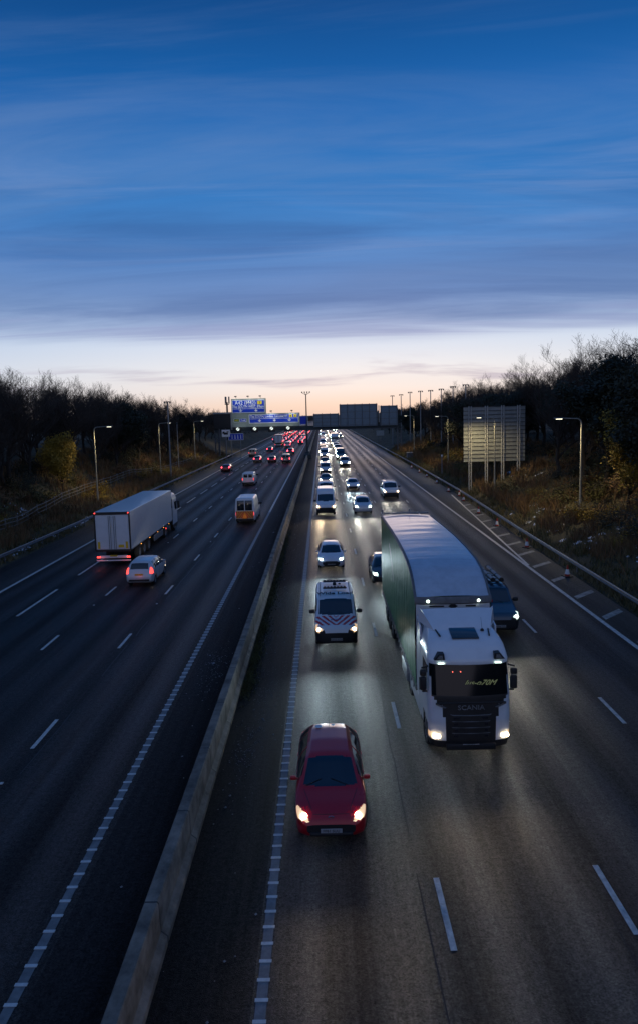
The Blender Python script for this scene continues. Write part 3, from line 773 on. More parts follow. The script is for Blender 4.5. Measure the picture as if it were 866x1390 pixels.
def green_lorry():
    root = thing('articulated_lorry', 'big articulated lorry with white cab, green curtain sides and pale blue curved roof', 'lorry', (4.28, 18.8, 0))
    spec = [(.26,.14,1.14),(.34,.04,1.20),(.6,.0,1.235),(1.2,.0,1.25),(1.9,.05,1.25),(2.84,.25,1.23),(2.87,.19,1.235),(2.97,.19,1.235),(3.08,.27,1.22),(3.28,.45,1.18),(3.42,.66,1.12),(3.52,.92,1.05),(3.585,1.25,.99),(3.6,1.3,.97)]
    rows = cab_rings(dense(spec), 2.15, r=.32, bulge=.09)
    def g(z): return lerp_t([(.5,.76),(.8,.76),(1.3,.80),(1.65,.88),(1.80,1.05),(1.93,1.15)], z)
    def cl(c):
        front = c.y < .42 or (c.z > 2.9)
        s = '+' if c.x > 0 else '-'
        if c.z < .56: return 'bumper'
        if .60 < c.z < .77 and .90 < abs(c.x) < 1.24 and c.y < .28: return 'head'+s
        if c.y < .40 and c.z < 1.93 and abs(c.x) < g(c.z): return 'grille'
        if c.y < .55 and 1.93 < c.z < 2.83 and abs(c.x) < 1.17: return 'screen'
        if abs(c.x) > 1.1 and 1.9 < c.z < 2.75 and .45 < c.y < 1.4 and c.z > 2.55-(c.y-.45)*1.2: return 'win'+s
        if c.y > .35 and c.y < 1.2 and c.z < 1.08 and (c.y-.95)**2+(c.z-.5)**2 < .38: return None
        return 'cab'
    part_rows(rows, cl, {'cab':('cab_body','white_paint'),'bumper':('bumper','plastic'),'grille':('grille_panel','grille'),'screen':('windscreen','glass_dark'),
        'head+':('headlight','lens_y'),'head-':('headlight','lens_y'),'win+':('side_window','glass'),'win-':('side_window','glass')}, root, 'cab')
    for sx in (-1, 1):
        for x in (.98, 1.10): MB().lathe([(.001,-.03),(.05,-.02),(.06,.0),(.05,.05)], (sx*x, -.005 if x < 1 else .02, .685), 'y', 12).build('lamp_bulb', 'head_y', root, True)
    # grille slats
    for k, z in enumerate((1.36, 1.17, .98, .80)):
        mb = MB(); w = .55
        pts = [Vector((w*1.35, .03, z+.06)), Vector((w, -.05, z)), Vector((0, -.085, z)), Vector((-w, -.05, z)), Vector((-w*1.35, .03, z+.06))]
        for a, b in zip(pts, pts[1:]): mb.tube(a, b, .018, .018, 6)
        mb.build('grille_slat', 'galv_dark', root)
        mb = MB(); mb.rbox((0, -.058, z-.085), (1.05, .03, .085), .01, 1); mb.build('grille_recess', 'ink', root)
    for sx in (-1, 1):
        mb = MB(); mb.prism([(sx*.72,1.60),(sx*1.06,1.76),(sx*1.06,1.70),(sx*.80,1.58)], .05, -.045, 'xz'); mb.build('intake_trim', 'chrome', root)
    text('maker_lettering', 'SCANIA', .20, 'galv', root, face_cam(0, -.075, 1.60), extrude=.012, width=1.15)
    mb = MB(); mb.rbox((0,-.03,1.74), (2.1,.06,.05), .02); mb.build('grille_top_strip', 'plastic', root)
    plate(root, -.05, .40, 'MJ73 EOM', w=.5)
    mb = MB(); mb.rbox((0,-.02,.36), (1.5,.1,.2), .03); mb.build('bumper_step', 'plastic', root, True)
    # visor lamps, roof spot lamps, hatch, horns
    for sx in (-1, 1):
        MB().rbox((sx*.86, .13, 2.915), (.2, .05, .045), .015).build('visor_lamp', 'drl', root)
        h = MB(); h.prism([(sx*.74,3.02),(sx*.76,3.20),(sx*.93,3.20),(sx*1.07,3.02)], .30, .14, 'xz'); ho = h.build('roof_lamp_housing', 'plastic', root)
        MB().prism([(sx*.80,3.05),(sx*.81,3.17),(sx*.91,3.17),(sx*.98,3.05)], .02, .125, 'xz').build('roof_lamp', 'chrome', ho)
        MB().box((sx*.80, .93+.1, 3.555), (.035, .46, .05), Matrix.Rotation(R(sx*-9), 3, 'Z') @ Matrix.Rotation(R(6), 3, 'X')).build('roof_slot', 'ink', root)
    ho = MB().rbox((0, 0, 0), (.84, .66, .05), .06, 3).build('roof_hatch', 'glass', root, True); ho.location = (0, .98, 3.55); ho.rotation_euler = (R(11), 0, 0)
    mb = MB(); mb.lathe([(.06,0),(.05,.05),(.02,.07),(.001,.075)], (.62,1.12,3.57)); mb.tube((.62,1.12,3.6), (.62,1.3,3.95), .006, .004, 4); mb.build('aerial', 'plastic', root)
    # deflector: flared blade
    rows = []
    for k in range(9):
        t = k/8; y = 1.2+.95*t; z = 3.585+.42*t**.8; w = .90+.32*t
        rows.append([Vector((w+.04*t, y, z-.14-.25*t)), Vector((w, y, z+.05*t)), Vector((w*.93, y, z-.02)), Vector((w*.5, y, z)), Vector((0, y, z)), Vector((-w*.5, y, z)), Vector((-w*.93, y, z-.02)), Vector((-w, y, z+.05*t)), Vector((-w-.04*t, y, z-.14-.25*t))])
    mb = MB().grid(rows); mb.build('roof_deflector', 'white_paint', root, True)
    for sx in (-1, 1):  # side fairings and lower skirts
        mb = MB(); mb.prism([(1.8,1.1),(1.8,3.5),(2.55,3.65),(2.55,1.1)], .05, sx*1.22-.025, 'yz'); mb.build('side_fairing', 'white_paint', root)
        mb = MB(); mb.rbox((sx*1.2, 3.2, .72), (.06, 2.6, .55), .03); mb.build('chassis_skirt', 'white_paint', root)
        # mirrors: tall black housings on arms
        mb = MB(); mb.rbox((sx*1.38, .30, 2.24), (.20, .15, .42), .05, 3); mb.rbox((sx*1.38, .29, 2.58), (.20, .14, .20), .05, 3)
        mb.tube((sx*1.22, .4, 2.75), (sx*1.42, .32, 2.72), .03, .03, 6); mb.tube((sx*1.2, .4, 1.95), (sx*1.4, .32, 1.98), .03, .03, 6)
        mo = mb.build('door_mirror', 'plastic', root, True)
        MB().rbox((sx*1.40, .385, 2.2), (.18, .01, .4), .02).build('mirror_glass', 'glass', mo)
    # things lit behind the screen
    text('name_sign', "Jus-o70M", .26, 'neon', root, face_cam(.28, .035, 2.33, R(-12)), shear=.5, extrude=.003, width=.95)
    for x in (-.52, -.28): MB().lathe([(.001,0),(.016,.0),(.016,.02),(.001,.02)], (x, .09, 2.66), 'y', 8).build('cab_lamp', 'cabred', root)
    # trailer
    prof = [(2.62,4.24),(2.8,4.36),(3.2,4.66),(3.8,4.92),(4.6,5.08),(6.0,5.18),(8.0,5.23),(10.5,5.21),(13.2,5.15),(14.9,5.10)]
    ys = [2.62+.18*i for i in range(69)]+[14.9]
    for sx in (-1, 1):
        rows = []
        for y in ys:
            zt = lerp_t(prof, y)-.07; row = []
            for k in range(15):
                t = k/14; z = 1.12+(zt-1.12)*t
                rip = .012*math.sin(y*9+t*3)*math.sin(math.pi*t)+.03*math.sin(math.pi*t)
                row.append(Vector((sx*(1.265+rip), y, z)))
            rows.append(row)
        MB().grid(rows).build('side_curtain', 'curtain', root, True)
        mb = MB(); mb.rbox((sx*1.25, 8.76, 1.06), (.07, 12.3, .14), .02); mb.build('side_rail', 'galv_dark', root)
        st = None
        for k in range(22):
            if st is None:
                st = MB().box((0,0,0), (.02,.05,.36)).box((0,0,-.14), (.035,.09,.06)).build('curtain_buckle', 'galv', root); q = st
            else: q = st.copy(); col.objects.link(q); q.parent = root
            q.location = (sx*1.31, 2.95+.55*k, 1.16)
        rows = [[Vector((sx*1.30, y, lerp_t(prof, y)-.09)), Vector((sx*1.30, y, lerp_t(prof, y)-.01)), Vector((sx*1.22, y, lerp_t(prof, y)+.02))] for y in ys]
        MB().grid(rows).build('cant_rail', 'galv_dark', root, True)
    rows = []
    for y in ys:
        z = lerp_t(prof, y)
        rows.append([Vector((x, y, z+.0+.045*(1-(x/1.22)**2)+.004*math.sin(y*5.2)*(1-(x/1.22)**2))) for x in [-1.22+.122*i for i in range(21)]])
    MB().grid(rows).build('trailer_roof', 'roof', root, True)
    # curved grey front cap with two marker lamps, white bulkhead with black emblem
    rows = [[Vector((x, 2.62-.07*(1-(x/1.3)**4)+b, z)) for x in [-1.3+.13*i for i in range(21)]] for z, b in ((4.27,.02),(4.2,-.03),(4.05,-.035),(4.0,.02))]
    MB().grid(rows).build('front_cap', 'galv_dark', root, True)
    MB().rbox((0, 2.64, 2.6), (2.5, .06, 2.85), .03).build('front_bulkhead', 'white_paint', root)
    mb = MB(); mb.box((0, 2.66, 2.6), (.01,.01,.01)); mb.prism([(-.16,3.93),(-.06,4.0),(.06,4.0),(.16,3.93),(.06,3.86),(-.06,3.86)], .02, 2.585, 'xz'); mb.build('bulkhead_emblem', 'ink', root)
    for x, w in ((-.55,.5),(.6,.34)): MB().box((x, 2.60, 3.93), (w,.01,.05)).build('bulkhead_mark', 'ink', root)
    for sx in (-1, 1): MB().lathe([(.001,-.03),(.04,-.02),(.05,.0),(.05,.03)], (sx*.85, 2.53, 4.13), 'y', 10).build('marker_lamp', 'marker_w', root)
    MB().rbox((0, 8.7, .98), (1.2, 12.2, .22), .03).build('chassis', 'plastic', root)
    MB().rbox((0, 14.88, 3.1), (2.5, .06, 3.9), .03).build('rear_door', 'white_paint', root)
    mb = MB(); mb.tube((-1.2,14.9,5.2), (-1.2,14.9,5.42), .03); mb.tube((.2,14.9,5.2), (.2,14.9,5.42), .03); mb.tube((-1.2,14.95,5.22),(1.2,14.95,5.22), .03); mb.build('rear_header', 'galv', root)
    mb = MB().rbox((-1.1, 5.2, .75), (.5, 1.4, .55), .06); mb.build('fuel_tank', 'galv', root, True)
    MB().rbox((-1.2, 6.2, .95), (.14,.3,.5), .03).build('red_gear_box', 'red_lens', root)
    truck_wheels(root, (-1.06, 1.06), (.95, 4.5, 10.6, 11.9, 13.2))
    # white stroke on the curtain
    mb = MB(); pts = [(10.6,4.55),(10.0,4.2),(9.4,3.75),(9.0,3.2)]
    for (a,b),(c,d) in zip(pts, pts[1:]): mb.quad((-1.315,a,b),(-1.315,a,b-.09),(-1.315,c,d-.09),(-1.315,c,d))
    mb.build('curtain_stroke', 'white_ink', root)
    beams(4.28, 18.7, 1.0, .70, 400, WARM)
green_lorry()

def white_lorry(loc=(-15.15, 61.4, 0), label='white box trailer lorry seen from behind with rear lamps lit, driving away', rear=15.5, name='articulated_lorry'):
    root = thing(name, label, 'lorry', loc, math.pi)
    spec = [(.28,.12,1.16),(.4,.02,1.22),(1.9,.05,1.24),(2.8,.25,1.22),(2.95,.2,1.23),(3.1,.3,1.2),(3.4,.6,1.12),(3.55,1.,1.02)]
    rows = cab_rings(dense(spec, .12), 2.15, npf=8)
    def cl(c):
        if 1.93 < c.z < 2.8 and c.y < .5 and abs(c.x) < 1.15: return 'screen'
        if abs(c.x) > 1.1 and 1.9 < c.z < 2.7 and .4 < c.y < 1.4: return 'win+' if c.x > 0 else 'win-'
        return 'cab' if c.z > .6 else 'bumper'
    part_rows(rows, cl, {'cab':('cab_body','white_paint'),'bumper':('bumper','plastic'),'screen':('windscreen','glass'),'win+':('side_window','glass'),'win-':('side_window','glass')}, root, 'cab')
    MB().rbox((0, (2.6+rear)/2, 2.52), (2.56, rear-2.6, 2.78), .035).build('trailer_box', 'white_paint', root)
    for sx in (-1, 1):
        MB().rbox((sx*1.27, (2.6+rear)/2, 1.15), (.05, rear-2.7, .07), .01).build('side_rail', 'galv', root)
        MB().rbox((sx*1.2, 7.4, .68), (.05, 3.0, .5), .02).build('side_guard', 'galv', root)
        MB().rbox((sx*1.255, rear+.03, 2.5), (.09, .09, 2.8), .02).build('door_frame', 'grille', root)
        MB().rbox((sx*.62, rear+.035, 2.42), (1.12, .05, 2.42), .02).build('rear_door', 'white_paint', root)
        for x in (.12, .24): MB().tube((sx*x, rear+.08, 1.2), (sx*x, rear+.08, 3.62), .018, .018, 6).build('lock_rod', 'galv_dark', root)
        mb = MB(); mb.rbox((sx*1.08, rear+.05, .63), (.26, .08, .13), .03); lo = mb.build('rear_lamp', 'tail', root)
        MB().lathe([(.001,.0),(.05,.0),(.05,.03),(.001,.03)], (sx*1.2, rear+.08, 3.83), 'y', 10).build('marker_lamp', 'tail', root)
        mb = MB(); mb.rbox((sx*1.0, rear+.07, 1.5), (.17 , .01, .5), .004); mb.build('warning_plate', 'plate_y', root)
        mb = MB(); mb.rbox((sx*1.42, .35, 2.3), (.22,.14,.7), .05); mb.tube((sx*1.2,.4,2.6),(sx*1.4,.35,2.6),.03); mb.build('door_mirror', 'plastic', root, True)
        for y in (4.0, 6.0, 8.0, 10.5, 13.): MB().rbox((sx*1.30, y, 1.06), (.03,.09,.05), .01).build('side_marker', 'amber', root)
        MB().lathe([(.001,.0),(.07,.0),(.07,.02)], (sx*1.25, 4.9, .8), 'x', 10).build('rear_lamp', 'tail', root)
    MB().rbox((-.60, rear+.07, 1.42), (.4 , .01, .2), .004).build('warning_plate', 'plate_y', root)
    MB().rbox((0, rear+.03, 3.80), (2.58, .09, .2), .02).build('door_header', 'grille', root)
    MB().rbox((0, rear+.02, 1.1), (2.5, .1, .14), .02).build('door_sill', 'grille', root)
    MB().rbox((0, rear+.02, .64), (2.0, .05, .2), .03).build('lamp_bar', 'white_paint', root)
    MB().rbox((0, rear+.06, .38), (2.5, .08, .1), .03).build('under_run_bar', 'white_paint', root)
    MB().rbox((0, rear/2+1, .95), (1.1, rear-3, .24), .03).build('chassis', 'plastic', root)
    plate(root, rear+.05, .72, 'YT19 KLM', True)
    truck_wheels(root, (-1.06, 1.06), (1.3, 4.9, rear-5.0, rear-3.7, rear-2.4))
    return root
wl = white_lorry(label='white box trailer lorry with lit rear lamps on the left, silver hatchback behind it')
point((-15.15+.9, 45.5, .5), 1.5, (1,.15,.1), .1); point((-15.15-.9, 45.5, .5), 1.5, (1,.15,.1), .1)

# ------------------------------------------------------------------ nearer traffic on the right
r1, b1 = car('hatch', 'red_paint', 'head_y', 'crimson hatchback nearest the bridge with headlamps and fog lamps lit', 'car', (0., 14.85, 0), txt='FP61 SUU')
for sx in (-1, 1):
    MB().rbox((sx*.60, .10, .40), (.17, .10, .075), .03, 2).build('fog_lamp', 'head_y', r1, True)
MB().rbox((0, .0, .33), (1.05, .10, .10), .04).build('lower_grille', 'plastic', r1, True)
mb = MB(); c0 = Vector((0, .075, .68)); pts = [c0+Vector((.075*math.cos(a), .01-.02*math.sin(a), .058*math.sin(a))) for a in [2*math.pi*k/18 for k in range(19)]]; mb.path(pts, .008, 5)
mb.path([c0+Vector((-.06,-.005,.03)), c0+Vector((0,-.012,-.01)), c0+Vector((.06,-.005,.03))], .007, 4); mb.build('bonnet_emblem', 'chrome', r1)
for sx in (-1, 1):
    pts = [Vector((sx*(.46+.22*t), .22+.68*t, b1.top(sx*(.46+.22*t), .22+.68*t)+.002)) for t in (0,.2,.4,.6,.8,1)]
    MB().path(pts, .008, 4).build('bonnet_gap', 'ink', r1)
    for y in (1.95, 2.9): MB().rbox((sx*.90, y, .80), (.03, .16, .025), .01).build('door_handle', 'red_paint', r1, True)
mb = MB(); mb.path([Vector((x, .14+.06*x*x, b1.top(x, .16)+.004)) for x in (-.45,-.3,-.15,0,.15,.3,.45)], .006, 4); mb.build('bonnet_gap', 'ink', r1)
mb = MB(); mb.tube((0,3.3,1.42), (0,3.55,1.62), .008, .004, 5); mb.build('roof_aerial', 'plastic', r1)
mb = MB(); mb.lathe([(.11,0),(.08,.012),(.001,.016)], (-.30,3.25,1.44), 'z', 7); mb.lathe([(.06,0),(.001,.012)], (.12,3.3,1.455), 'z', 6); mb.build('roof_snow', 'snow', r1)
beams(0, 14.85, .62, .62, 260, WARM)

r2, b2 = car('van', 'white_paint', 'head_y', 'white escort van with red striped bonnet and wide load lettering over its screen', 'van', (.44, 28.05, 0), txt='DX15 YCM', name='escort_van')
text('roof_lettering', 'Wide Load', .38, 'ink', r2, Matrix.Translation((0, 2.14, 2.0)) @ Matrix.Rotation(R(8), 4, 'X'), extrude=.004, off=.012)
text('bonnet_lettering', 'ESCORT', .13, 'ink_blue', r2, Matrix.Translation((0, .60, 1.215)) @ Matrix.Rotation(R(16), 4, 'X'), extrude=.003)
mb = MB(); mb.prism([(-.5,.30),(.5,.30),(.38,.85),(-.38,.85)], .002, 0, 'xy')
for y in (2.9, 4.15):
    mb = MB(); mb.rbox((0, y, 2.05), (1.15, .16, .07), .03)
    bo = mb.build('light_bar', 'plastic', r2)
    for k in range(7): MB().rbox((-.48+.16*k, y, 2.10), (.1, .14, .06), .02).build('beacon', 'grille', bo)
mb = MB(); mb.lathe([(.09,0),(.08,.12),(.001,.15)], (0, 3.75, 1.97)); mb.rbox((.25,3.85,2.),(.12,.1,.06),.02); mb.build('roof_beacon', 'plastic', r2, True)
for sx in (-1, 1):
    mb = MB(); mb.tube((sx*.72, 1.9, 1.96), (sx*.72, 4.6, 1.985), .02, .02, 5); mb.build('roof_rib', 'galv', r2)
beams(.44, 28.05, .7, .8, 1000, COOL)

# blue van with pipe carriers beside the trailer
r3, b3 = car('van', 'blue_paint', 'head_w', 'dark blue van with long pipe carriers on its roof, half hidden beside the trailer', 'van', (8.05, 29.3, 0), txt='KR66 TLP', name='works_van')
for x in (-.55, -.18, .2, .62):
    mb = MB(); mb.tube((x, 2.1, 2.14), (x, 4.8, 2.14), .10, .10, 14); po = mb.build('roof_pipe', 'galv', r3, True)
    for y in (2.1, 3.0, 3.9, 4.8): MB().lathe([(.001,-.03),(.115,-.03),(.115,.03),(.001,.03)], (x, y, 2.14), 'y', 12).build('pipe_clamp', 'ink', po)
for y in (2.3, 3.4, 4.5): MB().rbox((0, y, 2.02), (1.7,.06,.05), .01).build('roof_bar', 'galv_dark', r3)
mb = MB(); mb.rbox((-.25, .98, 1.42), (.3,.02,.14), .02); mb.build('dash_card', 'red_lens', r3)
beams(8.05, 29.3, .7, .8, 700, WHITE)

def put(kind, paint, head, label, x, y, e=350, c=WHITE, near=False, txt='AB12 CDE', **k):
    rr, _ = car(kind, paint, head, label, 'van' if kind in ('van','sprinter') else 'car', (x, y, 0), near=near, txt=txt, **k)
    if e: beams(x, y, .62, .7, e, c)
    return rr
rr = put('hatch', 'white_paint', 'head_cold', 'white hatchback close behind the escort van', .43, 43.0, 1100, COOL, True, 'LM70 OFA')
MB().rbox((0, .0, .50), (.85, .08, .2), .05).build('lower_grille', 'plastic', rr, True)
rr = put('hatch', 'black_paint', 'head_w', 'dark car peeping out behind the green curtain trailer', 3.75, 38.6, 450, COOL, True, 'YB18 RRO')
put('sprinter', 'white_paint', 'head_y', 'tall pale van following the white hatchback beside the reserve', .25, 66.3, 900, WARM)
put('suv', 'silver_paint', 'head_w', 'silver four by four alone in the second lane from the reserve', 4.12, 66.6, 900, WHITE)
put('mpv', 'silver_paint', 'head_y', 'silver people carrier alone in the lane nearest the cones', 8.29, 78.4, 450, WHITE)
put('van', 'white_paint', 'head_w', 'white van tucked right behind the tall pale van', .35, 79.5, 700, WHITE)
put('hatch', 'white_paint', 'head_cold', 'white car with blue-white lamps behind the silver four by four', 4.1, 88.2, 900, COOL)
put('hatch', 'grey_paint', 'head_far', 'grey car fourth in the queue beside the reserve', .45, 96.5, 500, WHITE)
put('van', 'white_paint', 'head_far', 'white van before the lamp mast beside the reserve', .5, 112, 700, WHITE)
put('van', 'silver_paint', 'head_far', 'silver van leading the further group in the second lane', 4.38, 126.4, 700, WHITE)
put('suv', 'grey_paint', 'head_far', 'grey car near the foot of the lamp mast', .45, 131, 500, WHITE)
put('sprinter', 'white_paint', 'head_far', 'tall white van just before the sign gantry', .5, 152, 500, WHITE)

# ------------------------------------------------------------------ traffic on the left (rotated so the tail faces the bridge)
def leave(kind, paint, label, x, yrear, near=False, glow=0, txt='AB12 CDE', group=None, tail='tail', **k):
    Ls = {'hatch':4.2,'estate':3.95,'suv':4.5,'van':4.9,'mpv':4.9,'sprinter':5.9}
    rr, b = car(kind, paint, 'head_y', label, 'van' if kind in ('van','sprinter') else 'car', (x, yrear+Ls[kind], 0), math.pi, near=near, txt=txt, group=group, tail=tail, **k)
    if glow: point((x, yrear-.35, .75), glow*.08, (1,.12,.08), .12)
    return rr, b
rr, b = leave('estate', 'silver_paint', 'tall silver hatchback just behind the white box lorry', -11.62, 39.7, True, 10, 'FL56 VGM')
rr, b = leave('sprinter', 'white_paint', 'van with orange and yellow rear chevrons, third lane from the verge', -7.63, 62.4, True, 10, 'VX14 HGO', name='works_van')
mb = MB(); Lv = 5.95
pw, ph, z0 = .86, .66, .62
for k in range(5):
    for sx in (-1, 1):
        def P(u, v): return (sx*u*pw, Lv+.035, z0+v*ph)
        u0 = k*.29-.33
        poly = [(u0, 1.), (u0+.15, 1.), (u0+.15+.62, 0), (u0+.62, 0)]
        poly = [(min(1, max(0, u)), v) for u, v in poly]
        mb.add([P(*p) for p in poly], [(0,1,2,3)])
mb.build('rear_chevron', 'red_sheet', rr)
MB().rbox((0, Lv+.01, z0+ph/2), (1.66, .03, ph+.04), .01).build('chevron_board', 'yellow_sheet', rr)
leave('van', 'white_paint', 'white van in the middle ahead of the chevron van', -11.2, 97, glow=6)
leave('hatch', 'dark_red_paint', 'red car in the lane nearest the left verge', -18.35, 122.3, glow=8, tail='tail_far')
leave('hatch', 'grey_paint', 'grey car with bright tail lamps second from the left verge', -14.6, 145.1, glow=8, tail='tail_far')
leave('hatch', 'dark_red_paint', 'deep red car in the third lane beside the grey one', -11.2, 143.6, glow=10, tail='tail_far')
leave('van', 'grey_paint', 'dark van in the lane beside the reserve before the mast', -7.9, 141, glow=6, tail='tail_far')
leave('van', 'cream_paint', 'cream van under the left side of the gantry', -17.9, 166.5, glow=2)
leave('hatch', 'grey_paint', 'small dark car just past the gantry second lane', -15, 186, tail='tail_far')
leave('suv', 'grey_paint', 'dark car just past the gantry beside the reserve', -8.4, 172, tail='tail_far')
w2 = white_lorry((-14.6, 218.5+11, 0), 'box lorry with an orange lit tail seen beneath the gantry', 11., 'box_lorry')
leave('mpv', 'white_paint', 'white people carrier ahead of the box lorry', -11, 208, tail='tail_far')
leave('hatch', 'black_paint', 'black car far ahead beside the reserve', -7.5, 229, tail='tail_far')

for x, y, e in ((-11.62, 43.8, 260), (-7.63, 68.5, 260), (-11.2, 102, 240), (-15.15, 61.7, 320)):
    for sx in (-1, 1): spot((x+sx*.62, y+.16, .7), (x+sx*.7, y+22, .9), e*.4, WHITE, 44, 1., .07).scale = (3., 1, 1)
# far queues: copies that share meshes
index_children()
protoR = [o for o in bpy.data.objects if o.parent is None and o.name.split('.')[0] in ('hatchback_car','panel_van','people_carrier','suv_car') and not abs(o.rotation_euler.z) > 1 and o.location.y > 90]
protoL = [o for o in bpy.data.objects if o.parent is None and o.name.split('.')[0] in ('hatchback_car','panel_van','people_carrier','suv_car') and abs(o.rotation_euler.z) > 1 and o.location.y > 115 and 'dark van' not in o['label'] and 'cream' not in o['label']]
paints = ['white_paint','silver_paint','grey_paint','black_paint','white_paint','dark_red_paint','blue_paint','silver_paint']
def far(protos, x, y, lab, grp):
    p = protos[rnd.randrange(len(protos))]; c = copy_tree(p); c.location = (x+rnd.uniform(-.2,.2), y, 0)
    c['label'] = lab; c['group'] = grp
    pm = M[rnd.choice(paints)]; hm = M[rnd.choice(('head_far','head_far','head_w','head_y','head_cold'))] if protos is protoR else None
    for ch in c.children:
        nm = ch.name.split('.')[0]
        if nm == 'body': ch.material_slots[0].link = 'OBJECT'; ch.material_slots[0].material = pm
        if nm == 'headlight' and hm: ch.material_slots[0].link = 'OBJECT'; ch.material_slots[0].material = hm
    return c
y = 164.
while y < 420:
    far(protoR, .45, y, 'distant oncoming car with lit headlamps queueing in the lane beside the reserve', 'distant oncoming queue beside the reserve'); y += rnd.uniform(9, 17)
y = 146.
while y < 420:
    if not 210 < y < 226: far(protoR, 4.25, y, 'distant oncoming vehicle with lit headlamps, second lane from the reserve', 'distant oncoming vehicles, second lane from the reserve')
    y += rnd.uniform(11, 17)
for y in (282, 318, 352, 390, 415): far(protoR, 8.1, y, 'very distant oncoming vehicle in the third lane from the reserve', 'very distant oncoming vehicles, third lane')
for x, y0, nm in ((-7.7, 246, 'lane beside the reserve'), (-11.3, 225, 'third lane from the verge'), (-14.9, 246, 'second lane from the verge'), (-18.4, 262, 'lane nearest the verge')):
    y = y0
    while y < 430:
        far(protoL, x, y, 'distant red-lit vehicle driving away in the '+nm, 'distant tail lamps, '+nm); y += rnd.uniform(10, 22)
# oncoming box lorry far off
t = white_lorry((4.3, 216, 0), 'oncoming white box lorry in the far second lane with lit headlamps', 11., 'box_lorry')
t.rotation_euler.z = 0
for sx in (-1, 1): MB().rbox((sx*.95, -.02, .7), (.3,.08,.16), .03).build('headlight', 'head_far', t)
# a few pooled beams for the far queues
for y in (168, 200, 240, 290, 340): spot((2.3, y, 1.), (2.3, y-30, 0), 700, WHITE, 90, 1., .3)
for y in (190, 240, 300, 360): point((-12, y, 1.), 25, (1,.12,.1), .4)

# ------------------------------------------------------------------ gantry
GY = 163.
def gantry():
    root = thing('sign_gantry', 'long dark steel gantry beam spanning both carriageways on lattice legs', 'gantry', (0, GY, 0))
    MB().rbox((-3.5, 0, 7.1), (46.5, 1.1, 1.15), .04).build('beam', 'gantry', root)
    for x in (-26.2, 19.4):
        mb = MB()
        for dx in (-.45, .45):
            for dy in (-.5, .5): mb.tube((x+dx, dy, -.3), (x+dx, dy, 7.), .09, .09, 6)
        for k in range(6):
            z = .3+1.1*k; s = 1 if k % 2 else -1
            for dy in (-.5, .5): mb.tube((x-.45*s, dy, z), (x+.45*s, dy, z+1.1), .04, .04, 4)
            for dx in (-.45, .45): mb.tube((x+dx, -.5*s, z), (x+dx, .5*s, z+1.1), .04, .04, 4)
        mb.build('lattice_leg', 'galv_dark', root)
        MB().rbox((x, 0, -.1), (1.6, 1.6, .7), .05).build('leg_footing', 'concrete', root)
    for x in (-20.8, -16.6, -12.4, -8.3):
        MB().rbox((x, -.72, 7.15), (1.75, .35, 1.55), .06).build('signal_box', 'ink', root)
        o = MB().lathe([(.001,-.02),(.40,-.02),(.40,.02)], (x, -.91, 7.25), 'y', 20).build('signal_disc', 'signal', root)
        MB().box((x, -.945, 7.25), (.13, .01, .95), Matrix.Rotation(R(45), 3, 'Y')).build('disc_slash', 'ink', o)
    MB().rbox((-3.5, -.65, 6.62), (44, .2, .1), .03).build('walkway_rail', 'galv_dark', root)
gantry()
def board(root, x0, x1, z0, z1, y, m, name='panel', th=.06):
    return MB().rbox(((x0+x1)/2, y, (z0+z1)/2), (abs(x1-x0), th, z1-z0), .02, 1).build(name, m, root)
def down_arrow(root, x, z, s, y):
    mb = MB(); mb.prism([(-.14*s,.5*s),(.14*s,.5*s),(.14*s,.1*s),(.62*s,.1*s),(0,-.5*s),(-.62*s,.1*s),(-.14*s,.1*s)], .015, 0, 'xz')
    o = mb.build('down_arrow', 'white_ink', root); o.location = (x, y, z); return o
def frame(root, x0, x1, z0, z1, y, w=.16, m='white_ink', name='panel_border'):
    mb = MB()
    for a, b, c, d in ((x0,x1,z1-w,z1),(x0,x1,z0,z0+w),(x0,x0+w,z0+w,z1-w),(x1-w,x1,z0+w,z1-w)): mb.box(((a+b)/2, y, (c+d)/2), (b-a, .02, d-c))
    return mb.build(name, m, root)
